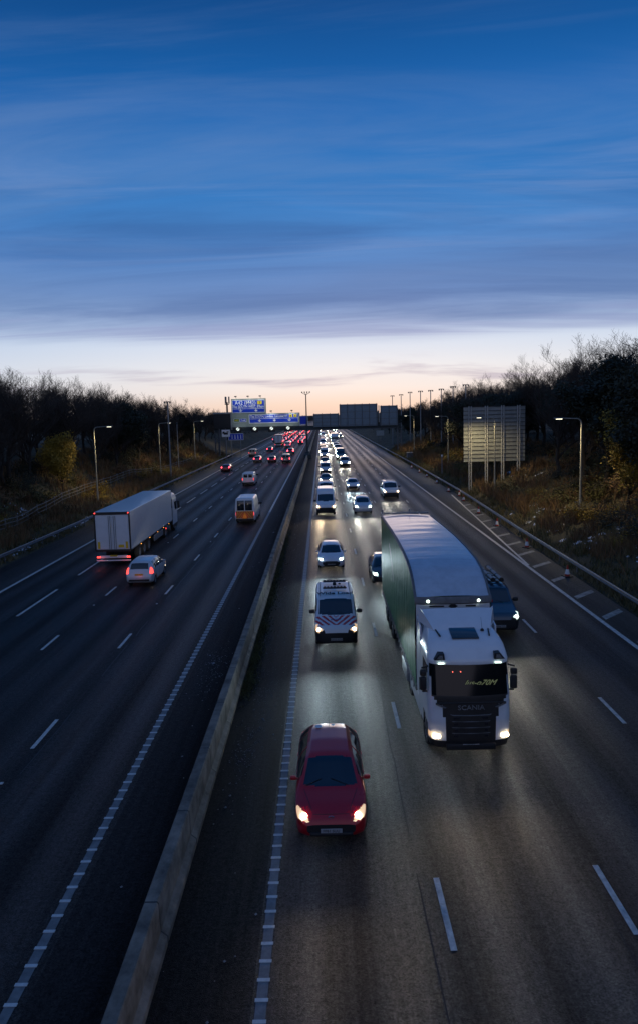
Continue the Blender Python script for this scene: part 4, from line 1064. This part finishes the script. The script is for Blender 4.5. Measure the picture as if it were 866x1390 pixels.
def signs():
    y = GY-1.0
    def T(r, s, size, x, z, m='white_ink', yy=-.02, w=1.): return text('sign_lettering', s, size, m, r, face_cam(x, yy, z), width=w, extrude=.004, off=.018)
    r = thing('direction_sign', 'tall blue A42 sign board with two down arrows on the gantry', 'road sign', (0, y, 0))
    board(r, -22.2, -13.6, 7.75, 14.75, .12, 'sign_grey', 'backing_board')
    board(r, -22.0, -13.9, 11.25, 14.45, .04, 'sign_blue'); frame(r, -22.0, -13.9, 11.25, 14.45, 0., .13)
    T(r, 'A42 (M42)', 1.35, -18.7, 13.70, yy=-.01, w=.88); board(r, -15.75, -14.55, 13.30, 14.15, .0, 'sign_yellow', 'yellow_patch', .02)
    T(r, 'S', .7, -15.15, 13.72, 'ink', -.02); T(r, 'The SOUTH WEST, B\'ham', .95, -17.95, 12.75, yy=-.01, w=.74)
    board(r, -21.8, -14.1, 12.20, 12.30, .0, 'white_ink', 'divider', .02)
    for x in (-19.9, -16.1): down_arrow(r, x, 11.80, .75, -.02)
    board(r, -21.7, -20.3, 9.0, 9.85, .04, 'sign_green', 'small_panel'); frame(r, -21.7, -20.3, 9.0, 9.85, .0, .07); T(r, 'A453', .5, -21.0, 9.42, 'sign_yellow', -.01, .9)
    board(r, -20.15, -18.6, 9.0, 9.85, .04, 'sign_blue', 'small_panel'); frame(r, -20.15, -18.6, 9.0, 9.85, .0, .07); T(r, 'Truck', .5, -19.38, 9.42, 'white_ink', -.01, .9)
    r2 = thing('direction_sign', 'wide blue London and Leicester sign board with three down arrows on the gantry', 'road sign', (0, y-.15, 0))
    board(r2, -18.3, -5.3, 7.75, 11.0, .12, 'sign_grey', 'backing_board')
    board(r2, -17.9, -5.6, 8.6, 10.8, .04, 'sign_blue'); frame(r2, -17.9, -5.6, 8.6, 10.8, 0., .13)
    T(r2, 'The SOUTH, London, Leicester', .90, -13.40, 10.25, yy=-.01, w=.72); T(r2, 'M1', .72, -8.7, 10.25, yy=-.01)
    board(r2, -17.7, -5.8, 9.66, 9.75, .0, 'white_ink', 'divider', .02)
    for x in (-15.3, -11.6, -7.9): down_arrow(r2, x, 9.25, .75, -.02)
    for x in (-7.55, -6.45):
        board(r2, x-.38, x+.38, 9.90, 10.62, .0, 'sign_yellow', 'symbol_panel', .02)
        mb = MB(); mb.prism([(x-.2,10.26),(x,10.46),(x+.2,10.26),(x,10.06)], .02, -.03, 'xz'); mb.build('diversion_symbol', 'ink', r2)
    # lamp units over the boards
    for rr_, xs, zt in ((r, (-20.9, -17.9, -14.9), 14.95), (r2, (-12.3, -7.2), 11.2)):
        for x in xs:
            mb = MB(); mb.rbox((x, -1.3, zt+.35), (.55, .4, .25), .06); mb.tube((x, .1, zt-.1), (x, -1.3, zt+.3), .05, .05, 5); mb.build('sign_lamp', 'ink', rr_)
            spot((x, y-1.75, zt+.1), (x, y+.0, zt-2.2), 120, (.93,1,.95), 140, .8, .15, 'sign_lamp_light')
    for x in (-20, -16, -12, -8): spot((x, y-3.2, 7.4), (x, y, 10.6), 80, (.93,1,.95), 120, .8, .2, 'sign_lamp_light')
    # big dark message sign on the left leg
    r3 = thing('message_sign', 'blank black electronic message sign left of the blue boards', 'message sign', (0, y-.2, 0))
    board(r3, -26.7, -22.35, 7.5, 11.1, .3, 'ink', 'display', .5); board(r3, -26.8, -22.25, 11.1, 11.5, .2, 'galv', 'top_hood', .7)
    MB().rbox((-22.3, .1, 9.3), (.3,.5,4.4), .03).build('side_post', 'galv', r3)
    mb = MB(); mb.tube((-25.4,.4,-.2),(-25.4,.4,7.6),.14); mb.tube((-23.9,.4,-.2),(-23.9,.4,7.6),.14); mb.build('support_post', 'galv_dark', r3)
    # speed camera sign
    r4 = thing('camera_sign', 'small white camera warning sign on a post beside the message sign', 'road sign', (-22.9, 156, 0))
    board(r4, -1.0, 1.0, 5.6, 7.3, 0, 'white_ink', 'plate'); mb = MB(); mb.rbox((.0,-.05,6.4),(1.0,.03,.5),.05); mb.rbox((-.55,-.05,6.62),(.5,.03,.5),.05); mb.rbox((.45,-.05,6.8),(.5,.03,.2),.03); mb.build('camera_symbol', 'ink', r4)
    MB().tube((0,.06,-.2),(0,.06,6.0),.08).build('post', 'galv', r4)
    r5 = thing('services_sign', 'blue panel with white upright marks standing low left of the carriageway', 'road sign', (-20.2+.2, 166, 0))
    r5.location = (-20.7, 158, 0)
    board(r5, -1.9, 1.7, 4.7, 6.3, 0, 'sign_blue'); frame(r5, -1.9, 1.7, 4.7, 6.3, -.04, .09)
    for k, x in enumerate((-1.0, -.3, .4, 1.1)):
        mb = MB(); mb.prism([(x-.12,5.0),(x+.12,5.0),(x+.04,6.0),(x-.10,6.0)], .02, -.05, 'xz'); mb.build('count_mark', 'white_ink', r5)
    for x in (-1.2, 1.0): MB().tube((x,.06,-.2),(x,.06,5.4),.08).build('post', 'galv', r5)
    for o in (r4, r5): pass
    # signs for the other carriageway, seen from behind
    def back(x0, x1, z0, z1, lab, yy=GY+.9):
        q = thing('reverse_facing_sign', lab, 'road sign', (0, yy-1.9, 0)); board(q, x0, x1, z0, z1, .0, 'signback_dark', 'board', .1)
        n = max(2, int((x1-x0)/1.6))
        for k in range(n+1): MB().rbox((x0+.2+(x1-x0-.4)*k/n, -.12, (z0+z1)/2), (.12,.12,z1-z0+.3), .02, 1).build('stiffener', 'galv_dark', q)
        for k in range(4): z = z0+.3+(z1-z0-.6)*k/3; MB().box(((x0+x1)/2, -.09, z), (x1-x0, .05, .07)).build('cross_rail', 'galv_dark', q)
    back(-2.0, 4.35, 7.3, 10.55, 'lower grey sign back above the queue lane, left of the tall ones')
    back(4.5, 13.9, 7.3, 12.75, 'tallest wide grey sign back on the gantry')
    back(14.6, 18.9, 7.3, 12.2, 'narrow grey sign back beside the right gantry leg')
    MB_post = thing('sign_post_light', 'pale upright strip lamp between two gantry sign backs', 'lamp strip', (14.25, GY-1.2, 0))
    MB().rbox((0,0,10.2), (.22,.15,4.2), .04).build('strip', 'signback', MB_post)
    # sign further along, small blue
    q = thing('direction_sign', 'small blue sign far beyond the gantry beside the lamp mast', 'road sign', (-7.0, 230, 0))
    board(q, -1.8, 2.2, 7.0, 10.0, 0, 'sign_blue'); frame(q, -1.8, 2.2, 7.0, 10.0, -.04, .12)
    for x in (-1, 1.4): MB().tube((x,.1,-.1),(x,.1,8),.1).build('post', 'galv_dark', q)
    q = thing('roadside_sign', 'small pale square sign back beyond the gantry near the right rail', 'road sign', (19.2, 215, 0))
    board(q, -1.2, 1.3, 2.9, 4.6, 0, 'signback'); 
    for x in (-.7, .8): MB().tube((x,.08,-.1),(x,.08,3.6),.06).build('post', 'galv_dark', q)
signs()

# large sign seen from behind on the right embankment
def big_back():
    root = thing('reverse_facing_sign', 'huge pale slatted sign back on four lattice posts on the right bank', 'road sign', (0, 80, 0))
    x0, x1, z0, z1 = 17.4, 24.95, 4.15, 10.9
    n = 14
    for k in range(n):
        h = (z1-z0)/n; z = z0+h*(k+.5)
        MB().rbox(((x0+x1)/2, 0, z), (x1-x0, .05, h-.03), .012, 1).build('board_slat', 'signback', root)
        MB().box(((x0+x1)/2, -.06, z+h*.5-.03), (x1-x0, .07, .05)).build('cross_rail', 'galv_dark', root)
    for x in (18.15, 20.15, 22.15, 24.1):
        g = ground_z(x, 80)-.3; mb = MB()
        for dx in (-.14, .14): mb.tube((x+dx, -.22, g), (x+dx, -.22, z1+.1), .06, .06, 6)
        z = g; s = 1
        while z < z1-.4: mb.tube((x-.14*s, -.22, z), (x+.14*s, -.22, z+.4), .022, .022, 4); z += .4; s = -s
        mb.build('lattice_post', 'post_light', root)
big_back()

# ------------------------------------------------------------------ lamps and masts
M['lamp_glass'] = mat('street_lamp_glass', (.8,.8,.7), .3, emis=(1,.92,.66), es=3, sampling=False)
M['post_paint'] = mat('pale_lamp_post', (.32,.32,.27), .5, metal=.2, nz=.2)
def street_lamp(x, y, side, label, h=9.6, energy=1500):
    g = ground_z(x, y) if abs(x) > 17.2 else 0
    root = thing('street_lamp', label, 'street lamp', (x, y, g))
    H = h-g
    MB().tube((0,0,-.3), (0,0,1.3), .12, .12, 10).build('base', 'post_paint', root, True)
    mb = MB(); mb.tube((0,0,1.3), (0,0,H-.4), .09, .06, 10); pts = [Vector((side*.42*(1-math.cos(a)), 0, H-.42+.42*math.sin(a))) for a in [math.pi/2*k/5 for k in range(6)]]
    mb.path(pts, .055, 8); mb.tube(pts[-1], (side*1.5, 0, H+.05), .05, .04, 8); mb.build('post', 'post_paint', root, True)
    mb = MB(); mb.rbox((side*1.85, 0, H+.07), (.85, .26, .12), .05, 2); lo = mb.build('lamp_head', 'galv_dark', root, True)
    MB().rbox((side*1.85, 0, H+.0), (.5, .2, .05), .02).build('lamp_glass', 'lamp_glass', lo)
    spot((x+side*1.85, y, h-.10), (x+side*1.2, y+.5, 0), energy, (1, .78, .40), 168, .9, .15, 'street_lamp_light')
for k, (x, y) in enumerate(((21.5, 54), (20.3, 76.5), (21.3, 110), (20.8, 147))):
    street_lamp(x, y, -1, ['lit pale street lamp nearest the camera on the right verge', 'street lamp standing in front of the huge slatted sign back', 'street lamp beyond the huge sign back on the right', 'farthest right street lamp, among the tall masts'][k])
for k, (x, y) in enumerate(((-27.3, 78), (-28., 112), (-27.6, 141), (-26.5, 190))):
    street_lamp(x, y, 1, ['lit pale street lamp behind the white box lorry on the left verge', 'second street lamp along the left fence', 'third street lamp on the left, before the message sign', 'farthest left street lamp, beyond the gantry'][k])
def mast(x, y, top, label, name='lighting_mast', heads=2):
    g = ground_z(x, y); root = thing(name, label, 'mast', (x, y, g))
    MB().tube((0,0,-.4), (0,0,top-g), .16, .10, 10).build('pole', 'galv', root, True)
    mb = MB(); mb.rbox((0,0,top-g+.1), (1.1,.12,.12), .03)
    for dx in (-.45, 0, .45): mb.rbox((dx,-.12,top-g-.05), (.22,.4,.3), .05)
    mb.build('floodlight', 'gantry', root)
for k, (x, y, zt) in enumerate(((20.7,190,15.2),(22.,180,15.2),(23.1,170,15.5),(24.3,160,15.4),(25.1,150,15.2),(25.7,140,15.1),(26.2,130,15.2),(26.5,120,15.1))):
    mast(x, y, zt, 'tall slim mast in the receding row on the right bank', 'lighting_mast'); bpy.data.objects[-1] if 0 else None
for o in [o for o in bpy.data.objects if o.name.split('.')[0] == 'lighting_mast']: o['group'] = 'row of slim masts on the right bank'
mast(-25.8, 110, 13.1, 'tall slim mast behind the left fence', 'camera_mast')
q = thing('marker_post', 'thin grey pole between two left street lamps', 'post', (-26.6, 120, 0)); MB().tube((0,0,-.2),(0,0,9.6),.09,.06,8).build('pole', 'galv', q); MB().rbox((0,-.1,9.4),(.4,.2,.25),.05).build('pole_cap', 'gantry', q)
q = thing('marker_post', 'short white capped post on the right bank', 'post', (17.9+.5, 100, ground_z(18.4,100))); MB().tube((0,0,-.3),(0,0,3.0),.08,.08,8).build('pole', 'galv', q); MB().rbox((0,0,3.1),(.22,.2,.3),.05).build('pole_cap', 'white_ink', q)
q = thing('equipment_cabinet', 'grey roadside cabinet at the foot of the right masts', 'cabinet', (18.6, 138, ground_z(18.6,138))); MB().rbox((0,0,.7),(1.3,.7,1.5),.04).build('housing', 'galv', q); MB().rbox((0,-.37,.7),(1.1,.02,1.3),.01).build('cabinet_door', 'galv_dark', q)
def median_mast():
    root = thing('high_mast', 'tall four-headed lamp mast rising from the central reserve', 'mast', (-3.5, 155, 0))
    MB().tube((0,0,.0),(0,0,15.2),.24,.11,12).build('pole', 'gantry', root, True)
    mb = MB(); mb.lathe([(.9,0),(.9,.9),(.55,1.25),(.5,1.6),(.25,1.7)], (0,0,0)); mb.build('base_collar', 'gantry', root)
    mb = MB()
    for dx in (-.9, -.3, .3, .9): mb.tube((0,0,15.1),(dx,0,15.6),.05); mb.rbox((dx,0,15.75),(.28,.5,.28),.06)
    mb.build('lamp_crown', 'gantry', root)
median_mast()
# mobile phone tower beyond the trees
q = thing('phone_tower', 'slim phone tower with clustered antennas above the left trees', 'tower', (-33, 230, 5))
MB().tube((0,0,0),(0,0,10.5),.35,.3,10).build('pole', 'gantry', q)
for a in range(3):
    t = 2*math.pi*a/3; MB().rbox((.75*math.cos(t), .75*math.sin(t), 11.2), (.45,.35,2.4), .05).build('antenna', 'galv_dark', q)
MB().lathe([(.8,9.6),(.8,9.9),(.001,9.9)], (0,0,0)).build('platform', 'gantry', q)

# ------------------------------------------------------------------ traffic cones
def cones():
    pts = [(15.1,39.8),(15.35,48.6),(15.6,58.0),(15.75,65.5),(16.3,75.),(16.75,79.5),(16.3,84.),(16.6,94.3),(16.7,104),(16.7,112),(16.6,121)]
    L_ = ['leaning cone with white sleeve nearest the bridge','red cone on a wide base beside the hatch bars','third cone from the bridge against the rail','small dark-based cone before the taper','bright cone of the close pair by the sign back','cone right behind the bright one, near the rail','cone set forward where the taper starts','lone cone past the sign back']
    first = None
    for k, (x, y) in enumerate(pts):
        if first is None:
            root = thing('traffic_cone', '', 'traffic cone', (x, y, 0), group='cones along the right rail')
            MB().lathe([(.17,.045),(.03,.75),(.001,.76)], (0,0,0), 'z', 16).build('cone_body', 'cone', root, True)
            MB().lathe([(.148,.18),(.085,.48)], (0,0,0), 'z', 16).build('reflective_sleeve', 'cone_w', root, True)
            MB().rbox((0,0,.03), (.52,.52,.06), .015).build('cone_base', 'plastic', root)
            first = root; index_children(); r_ = root
        else: r_ = copy_tree(first)
        r_.location = (x, y, .002); r_.rotation_euler = (R(rnd.uniform(-2,2)), R(rnd.uniform(-2,2)), rnd.random())
        r_['label'] = L_[k] if k < len(L_) else 'distant cone on the far right shoulder near the masts'
cones()

# ------------------------------------------------------------------ vegetation
def bare_tree(seed, h, leafy=0., leafmat='leaf_g', spread=.55, droop=0.):
    rg = random.Random(seed); T = MB(); C = MB(); Lf = MB()
    def leafs(p, n, s=.105):
        for _ in range(n):
            q = p+Vector((rg.gauss(0,.3), rg.gauss(0,.3), rg.gauss(0,.22))); a = Vector((rg.gauss(0,1), rg.gauss(0,1), rg.gauss(0,1))).normalized(); b = a.orthogonal().normalized()
            k = s*rg.uniform(.6,1.3); Lf.add([q-a*k, q+b*k*.6, q+a*k, q-b*k*.6], [(0,1,2,3)])
    def branch(p, d, L, r, lev):
        n = (7, 5, 4, 3, 2)[lev]; mb = T if lev < 2 else C; q = Vector(p); d = Vector(d)
        for k in range(n):
            d = (d+Vector((rg.gauss(0,.13+.04*lev), rg.gauss(0,.13+.04*lev), rg.gauss(0,.06)+.05-droop*lev*.05))).normalized()
            nq = q+d*L/n; r2 = max(r*(1-.75*(k+1)/n), .006)
            mb.tube(q, nq, max(r*(1-.75*k/n), .007), r2, (8, 5, 3, 3, 3)[lev], False)
            if lev < 4 and (lev > 0 or k >= 1):
                for _ in range((2 if lev == 0 else rg.choice((1, 2))) if lev < 3 else rg.choice((1, 2))):
                    a = Vector((rg.gauss(0,1), rg.gauss(0,1), rg.gauss(0,.25))).normalized()
                    nd = (d*(.75)+a*(spread+.25*rg.random())+Vector((0,0,.22))).normalized()
                    branch(nq, nd, L*(.62 if lev == 0 else .58)*rg.uniform(.7,1.15)*(1-.35*k/n), r2*.75+.003, lev+1)
            q = nq
        if leafy and lev >= 3 and rg.random() < leafy: leafs(q, 9 if lev == 3 else 8)
    branch((0,0,-.3), (0,0,1), h*.62, h*.014+.03, 0)
    return T, C, Lf
PROT = []
index_children()
for s, h, lf, lm, sp, nm, nn in ((1, 11, 0, None, .55, 'bare winter tree', 'bare_tree'), (2, 12, 0, None, .5, 'bare winter tree', 'bare_tree'), (3, 10, 0, None, .7, 'bare winter tree', 'bare_tree'),
                         (4, 9, .8, 'leaf_d', .65, 'dark leafy evergreen tree', 'evergreen_tree'), (5, 8, .9, 'leaf_d', .8, 'dark leafy evergreen tree', 'evergreen_tree'), (6, 13, 0, None, .42, 'bare winter tree', 'bare_tree')):
    T, C, Lf = bare_tree(s, h, lf, lm, sp)
    PROT.append((T, C, Lf, lm, nn, nm, h))
protos = []
def make_tree(i, loc, label, group=None, lm=None):
    T, C, Lf, l0, nn, nm, h = PROT[i]
    root = thing(nn, label, 'tree', loc, 0, group)
    T.build('trunk', 'bark', root, fix=False); C.build('crown', 'twig', root, fix=False)
    if Lf.v: Lf.build('foliage', lm or l0, root, fix=False)
    return root
placed = {}
def place(i, x, y, s, label, group):
    z = ground_z(x, y)-.15
    if i not in placed: placed[i] = make_tree(i, (x, y, z), label, group); index_children(); r_ = placed[i]
    else: r_ = copy_tree(placed[i])
    r_.location = (x, y, z); r_.rotation_euler = (0, 0, rnd.uniform(0, 6.28)); r_.scale = (s*rnd.uniform(.95,1.25), s*rnd.uniform(.95,1.25), s)
    r_['label'] = label; r_['group'] = group; return r_
n = 0
def wood(side):
    tot = 0
    y = 34.
    while y < 330:
        step = 3.2 if y < 140 else 6.5
        for row, d in enumerate((10.5, 15.5, 22)) if y < 190 else enumerate((10.0, 17)):
            yy = y+rnd.uniform(-1.6,1.6)+row; dd = d+rnd.uniform(-2.2,2.2)
            if side > 0 and row == 0 and 70 < yy < 92: dd += 4
            x = (redge(yy)+dd) if side > 0 else (-23.5-dd)
            if abs(x) > 1.15*yy*.5+22: continue
            i = rnd.choice((0,1,2,5,0,1,5,3,2,4)) if row == 0 else rnd.choice((0,1,2,5,5))
            nm = PROT[i][5]; where = ('on the right bank' if side > 0 else 'on the left bank')
            part = ', near' if yy < 75 else ', mid-distance' if yy < 150 else ', beyond gantry'
            rown = ('front edge', 'middle rows', 'back rows')[row]
            topz = lerp_t([(30,20.3),(70,20.),(90,18.6),(150,17.2),(200,15.2),(330,12.5)], yy)+(.6 if side > 0 else .4)
            if row == 0: topz -= 2.2
            if i in (3, 4): topz -= 2.5
            s = max(.55, (topz-ground_z(x, yy))/(PROT[i][6]*(1.12 if i < 3 or i == 5 else 1.05)))*rnd.uniform(.92,1.08)
            lab = nm+' in the '+rown+' '+where+part
            place(i, x, yy, s, lab, lab+' group'); tot += 1
        y += step
    return tot
nl = wood(-1); nr = wood(1)
print('trees', nl, nr, sum(1 for o in bpy.data.objects if o.name.startswith('bare_tree')))

# special leafy yellow trees by the lamps
def yellow(seed, loc, h, label):
    T, C, Lf = bare_tree(seed, h, .62, 'leaf_y', .5)
    root = thing('yellow_leaved_tree', label, 'tree', (loc[0], loc[1], ground_z(*loc)-.1))
    T.build('trunk', 'bark', root, fix=False); C.build('crown', 'twig', root, fix=False); Lf.build('foliage', 'leaf_y', root, fix=False)
yellow(21, (-30.6, 75.5), 7., 'small yellow-leaved tree lit by the lamp above the left fence')
yellow(22, (23.8, 50.5), 8.5, 'yellow-leaved tree lit by the nearest right street lamp')

# shrubs
def shrub(seed, r, dens, lm):
    rg = random.Random(seed); F = MB(); S = MB()
    for _ in range(26):
        a = rg.uniform(0, 6.28); e = rg.uniform(.5, 1.4); d = Vector((math.cos(a)*math.cos(e), math.sin(a)*math.cos(e), math.sin(e)))
        p = Vector((0,0,-.1)); L = r*rg.uniform(.7,1.3)
        for k in range(4):
            d = (d+Vector((rg.gauss(0,.18), rg.gauss(0,.18), rg.gauss(0,.1)-.04))).normalized(); q = p+d*L/4; S.tube(p, q, .018-.003*k, .015-.003*k, 3, False)
            for _ in range(int(dens)):
                c = q+Vector((rg.gauss(0,.16), rg.gauss(0,.16), rg.gauss(0,.13)))*r; a_ = Vector((rg.gauss(0,1), rg.gauss(0,1), rg.gauss(0,.6))).normalized(); b_ = a_.orthogonal().normalized(); s = rg.uniform(.05,.11)
                F.add([c-a_*s, c+b_*s*.55, c+a_*s, c-b_*s*.55], [(0,1,2,3)])
            p = q
    return F, S
SH = [(shrub(31, 1.5, 9, 0), 'leaf_g'), (shrub(32, 1.2, 7, 0), 'bracken'), (shrub(33, 1.8, 10, 0), 'leaf_d'), (shrub(34, 1.3, 8, 0), 'leaf_y')]
shp = {}
def put_shrub(i, x, y, s, label, group):
    if i not in shp:
        (F, S), m = SH[i]; root = thing('shrub', label, 'shrub', (0,0,0)); S.build('stem', 'twig', root, fix=False); F.build('foliage', m, root, fix=False); shp[i] = root; index_children(); r_ = root
    else: r_ = copy_tree(shp[i])
    r_.location = (x, y, ground_z(x, y)); r_.rotation_euler = (0,0,rnd.uniform(0,6.28)); r_.scale = (s*1.25, s*1.25, s)
    r_['label'] = label; r_['group'] = group
kinds = ['dull green', 'brown withered', 'dark evergreen', 'yellowing']
for side in (-1, 1):
    for k in range(120):
        y = rnd.uniform(32, 150)**1.0; d = rnd.uniform(3.6, 13)
        if side > 0 and 72 < y < 84 and d < 9: continue
        x = -23.5-d if side < 0 else redge(y)+d
        if side < 0 and d < 7 and y < 60 and rnd.random() < .5: continue
        i = rnd.choice((0,1,1,2,3,0,3)) if d < 9 else rnd.choice((0,2,2,1))
        w = 'left' if side < 0 else 'right'; part = 'close to the bridge' if y < 70 else 'further along'
        lab = '%s shrub among the scrub of the %s bank, %s' % (kinds[i], w, part)
        put_shrub(i, x, y, rnd.uniform(.6,1.25)*(.75 if d < 5 else 1), lab, lab+' group')

# rough grass and bracken on the verges
def rough(name, m, n, dlo, dhi, h, label, seed):
    rg = random.Random(seed); mb = MB()
    for _ in range(n):
        side = rg.choice((-1, 1)); y = 22+150*rg.random()**1.5; d = dlo+(dhi-dlo)*rg.random()**1.3
        if noise.noise(Vector((y*.3, d*.6, side*5+seed))) < -.12: continue
        x = -23.5-d if side < 0 else redge(y)+d
        z = ground_z(x, y)-.03; s = h*rg.uniform(.5,1.3)*(1+.004*y)
        for _k in range(3):
            a = rg.uniform(0, 3.14); w = .022*(1+y*.02); dx, dy = math.cos(a)*w, math.sin(a)*w; lx, ly = rg.gauss(0,.3)*s, rg.gauss(0,.3)*s; ox, oy = rg.gauss(0,.12), rg.gauss(0,.12)
            b = Vector((x+ox, y+oy, z)); mb.add([b+Vector((-dx,-dy,0)), b+Vector((dx,dy,0)), b+Vector((lx,ly,s))], [(0,1,2)])
    o = mb.build(name, m, None, fix=False); tag(o, label, None, None, 'stuff')
rough('rough_grass', 'drygrass', 26000, .35, 11, .38, 'dry rough grass on both verges', 1)
rough('dead_bracken', 'bracken', 22000, 2.0, 15, .8, 'dead brown bracken on both banks', 2)
rough('ground_cover', 'leaf_g', 16000, .3, 14, .35, 'low green weeds on both banks', 3)

# old snow in patches
def snow():
    rg = random.Random(9); mb = MB()
    spots = [(rg.uniform(17.6,22.5), rg.uniform(34,62), rg.uniform(.05,.28)) for _ in range(330)]
    spots += [(-24.3-abs(rg.gauss(0,.5)), rg.uniform(36,75), rg.uniform(.06,.25)) for _ in range(240)]
    spots += [(rg.gauss(23.5,.9), rg.gauss(82,6), rg.uniform(.1,.35)) for _ in range(50)]
    spots += [(-29-rg.uniform(0,2.5), rg.uniform(52,66), rg.uniform(.1,.4)) for _ in range(70)]
    spots += [(-26.3-rg.uniform(0,3), rg.uniform(118,150), rg.uniform(.1,.5)) for _ in range(80)]
    for x, y, s in spots:
        if noise.noise(Vector((x*.9, y*.45, 0))) < 0: continue
        n = 7; z = ground_z(x, y)+.05; pts = []
        for k in range(n): a = 6.283*k/n; r_ = s*rg.uniform(.5,1.2); px, py = x+r_*math.cos(a), y+r_*1.3*math.sin(a); pts.append(Vector((px, py, ground_z(px, py)+.0)))
        mb.add(pts+[Vector((x, y, z+.04))], [(k, (k+1) % n, n) for k in range(n)])
    tag(mb.build('snow_patch', 'snow', None), 'thin old snow lying in patches on the banks', None, None, 'stuff')
snow()
# debris and weeds by the central barrier
def debris():
    rg = random.Random(4); mb = MB()
    for _ in range(170):
        x = rg.choice((rg.gauss(-2.9,.5), rg.gauss(-4.6,.5), rg.uniform(-3.2,-1.6))); y = rg.uniform(9, 75); s = rg.uniform(.008,.045)
        if rg.random() < .02: s *= 2
        mb.add([(x-s,y,.0),(x,y-s,.0),(x+s,y,.0),(x,y+s,.0),(x+s*.3,y,s*.8)], [(0,1,4),(1,2,4),(2,3,4),(3,0,4)])
    for _ in range(900):
        cx_, cy_ = rg.choice(((-2.6,19.5),(-2.3,24),(-2.9,30),(-2.5,36),(-4.8,26)))
        x = rg.gauss(cx_, .28); y = rg.gauss(cy_, 1.3); s = rg.uniform(.006,.026)
        if x > -1.5 or -3.95 < x < -3.25: continue
        mb.add([(x-s,y,.0),(x,y-s,.0),(x+s,y,.0),(x,y+s,.0),(x+s*.3,y,s*.8)], [(0,1,4),(1,2,4),(2,3,4),(3,0,4)])
    tag(mb.build('litter', 'galv', None), 'bits of grit and litter beside the concrete barrier', None, None, 'stuff')
    mb = MB()
    for _ in range(4200):
        c = rg.choice(((24.5,.6),(27.5,1.2),(31,.8),(36,2.5),(42,3),(50,4)))
        x = -3.28+abs(rg.gauss(0,.2)); y = rg.gauss(c[0], c[1]); s = rg.uniform(.05,.16); a = rg.uniform(0,6.28); lx, ly = rg.gauss(0,.08), rg.gauss(0,.08)
        w = .02; mb.add([(x-math.cos(a)*w,y-math.sin(a)*w,0),(x+math.cos(a)*w,y+math.sin(a)*w,0),(x+lx,y+ly,s)], [(0,1,2)])
    tag(mb.build('weeds', 'leaf_g', None), 'weeds growing along the foot of the concrete barrier', None, None, 'stuff')
debris()
# far woodland beyond the visible road end
def far_wood():
    rg = random.Random(12); mb = MB()
    for _ in range(5200):
        x = rg.uniform(-420, 420); y = rg.uniform(430, 620)
        if abs(x+3) < 26: y = rg.uniform(900, 1000)
        h = 8+2.5*noise.noise(Vector((x*.03, y*.02, 0)))+rg.uniform(-2,2); z = ground_z(x, y); w = rg.uniform(.8,2.2)
        q = Vector((x, y, z)); k = 5; base = [q+Vector((w*math.cos(6.28*j/k), w*math.sin(6.28*j/k), rg.uniform(1,3))) for j in range(k)]; mid = [q+Vector((w*.9*math.cos(6.28*j/k+.4), w*.9*math.sin(6.28*j/k+.4), h*rg.uniform(.5,.75))) for j in range(k)]
        top = q+Vector((rg.gauss(0,.4), 0, h)); vs_ = base+mid+[top]
        fs = [(j, (j+1) % k, k+(j+1) % k, k+j) for j in range(k)]+[(k+j, k+(j+1) % k, 2*k) for j in range(k)]
        mb.add(vs_, fs)
    tag(mb.build('distant_woodland', 'twig', None, fix=False), 'dark far-off wood on the horizon', None, None, 'stuff')
far_wood()
for o in bpy.data.objects:
    if o.type == 'LIGHT' and o.name.startswith('street'): pass
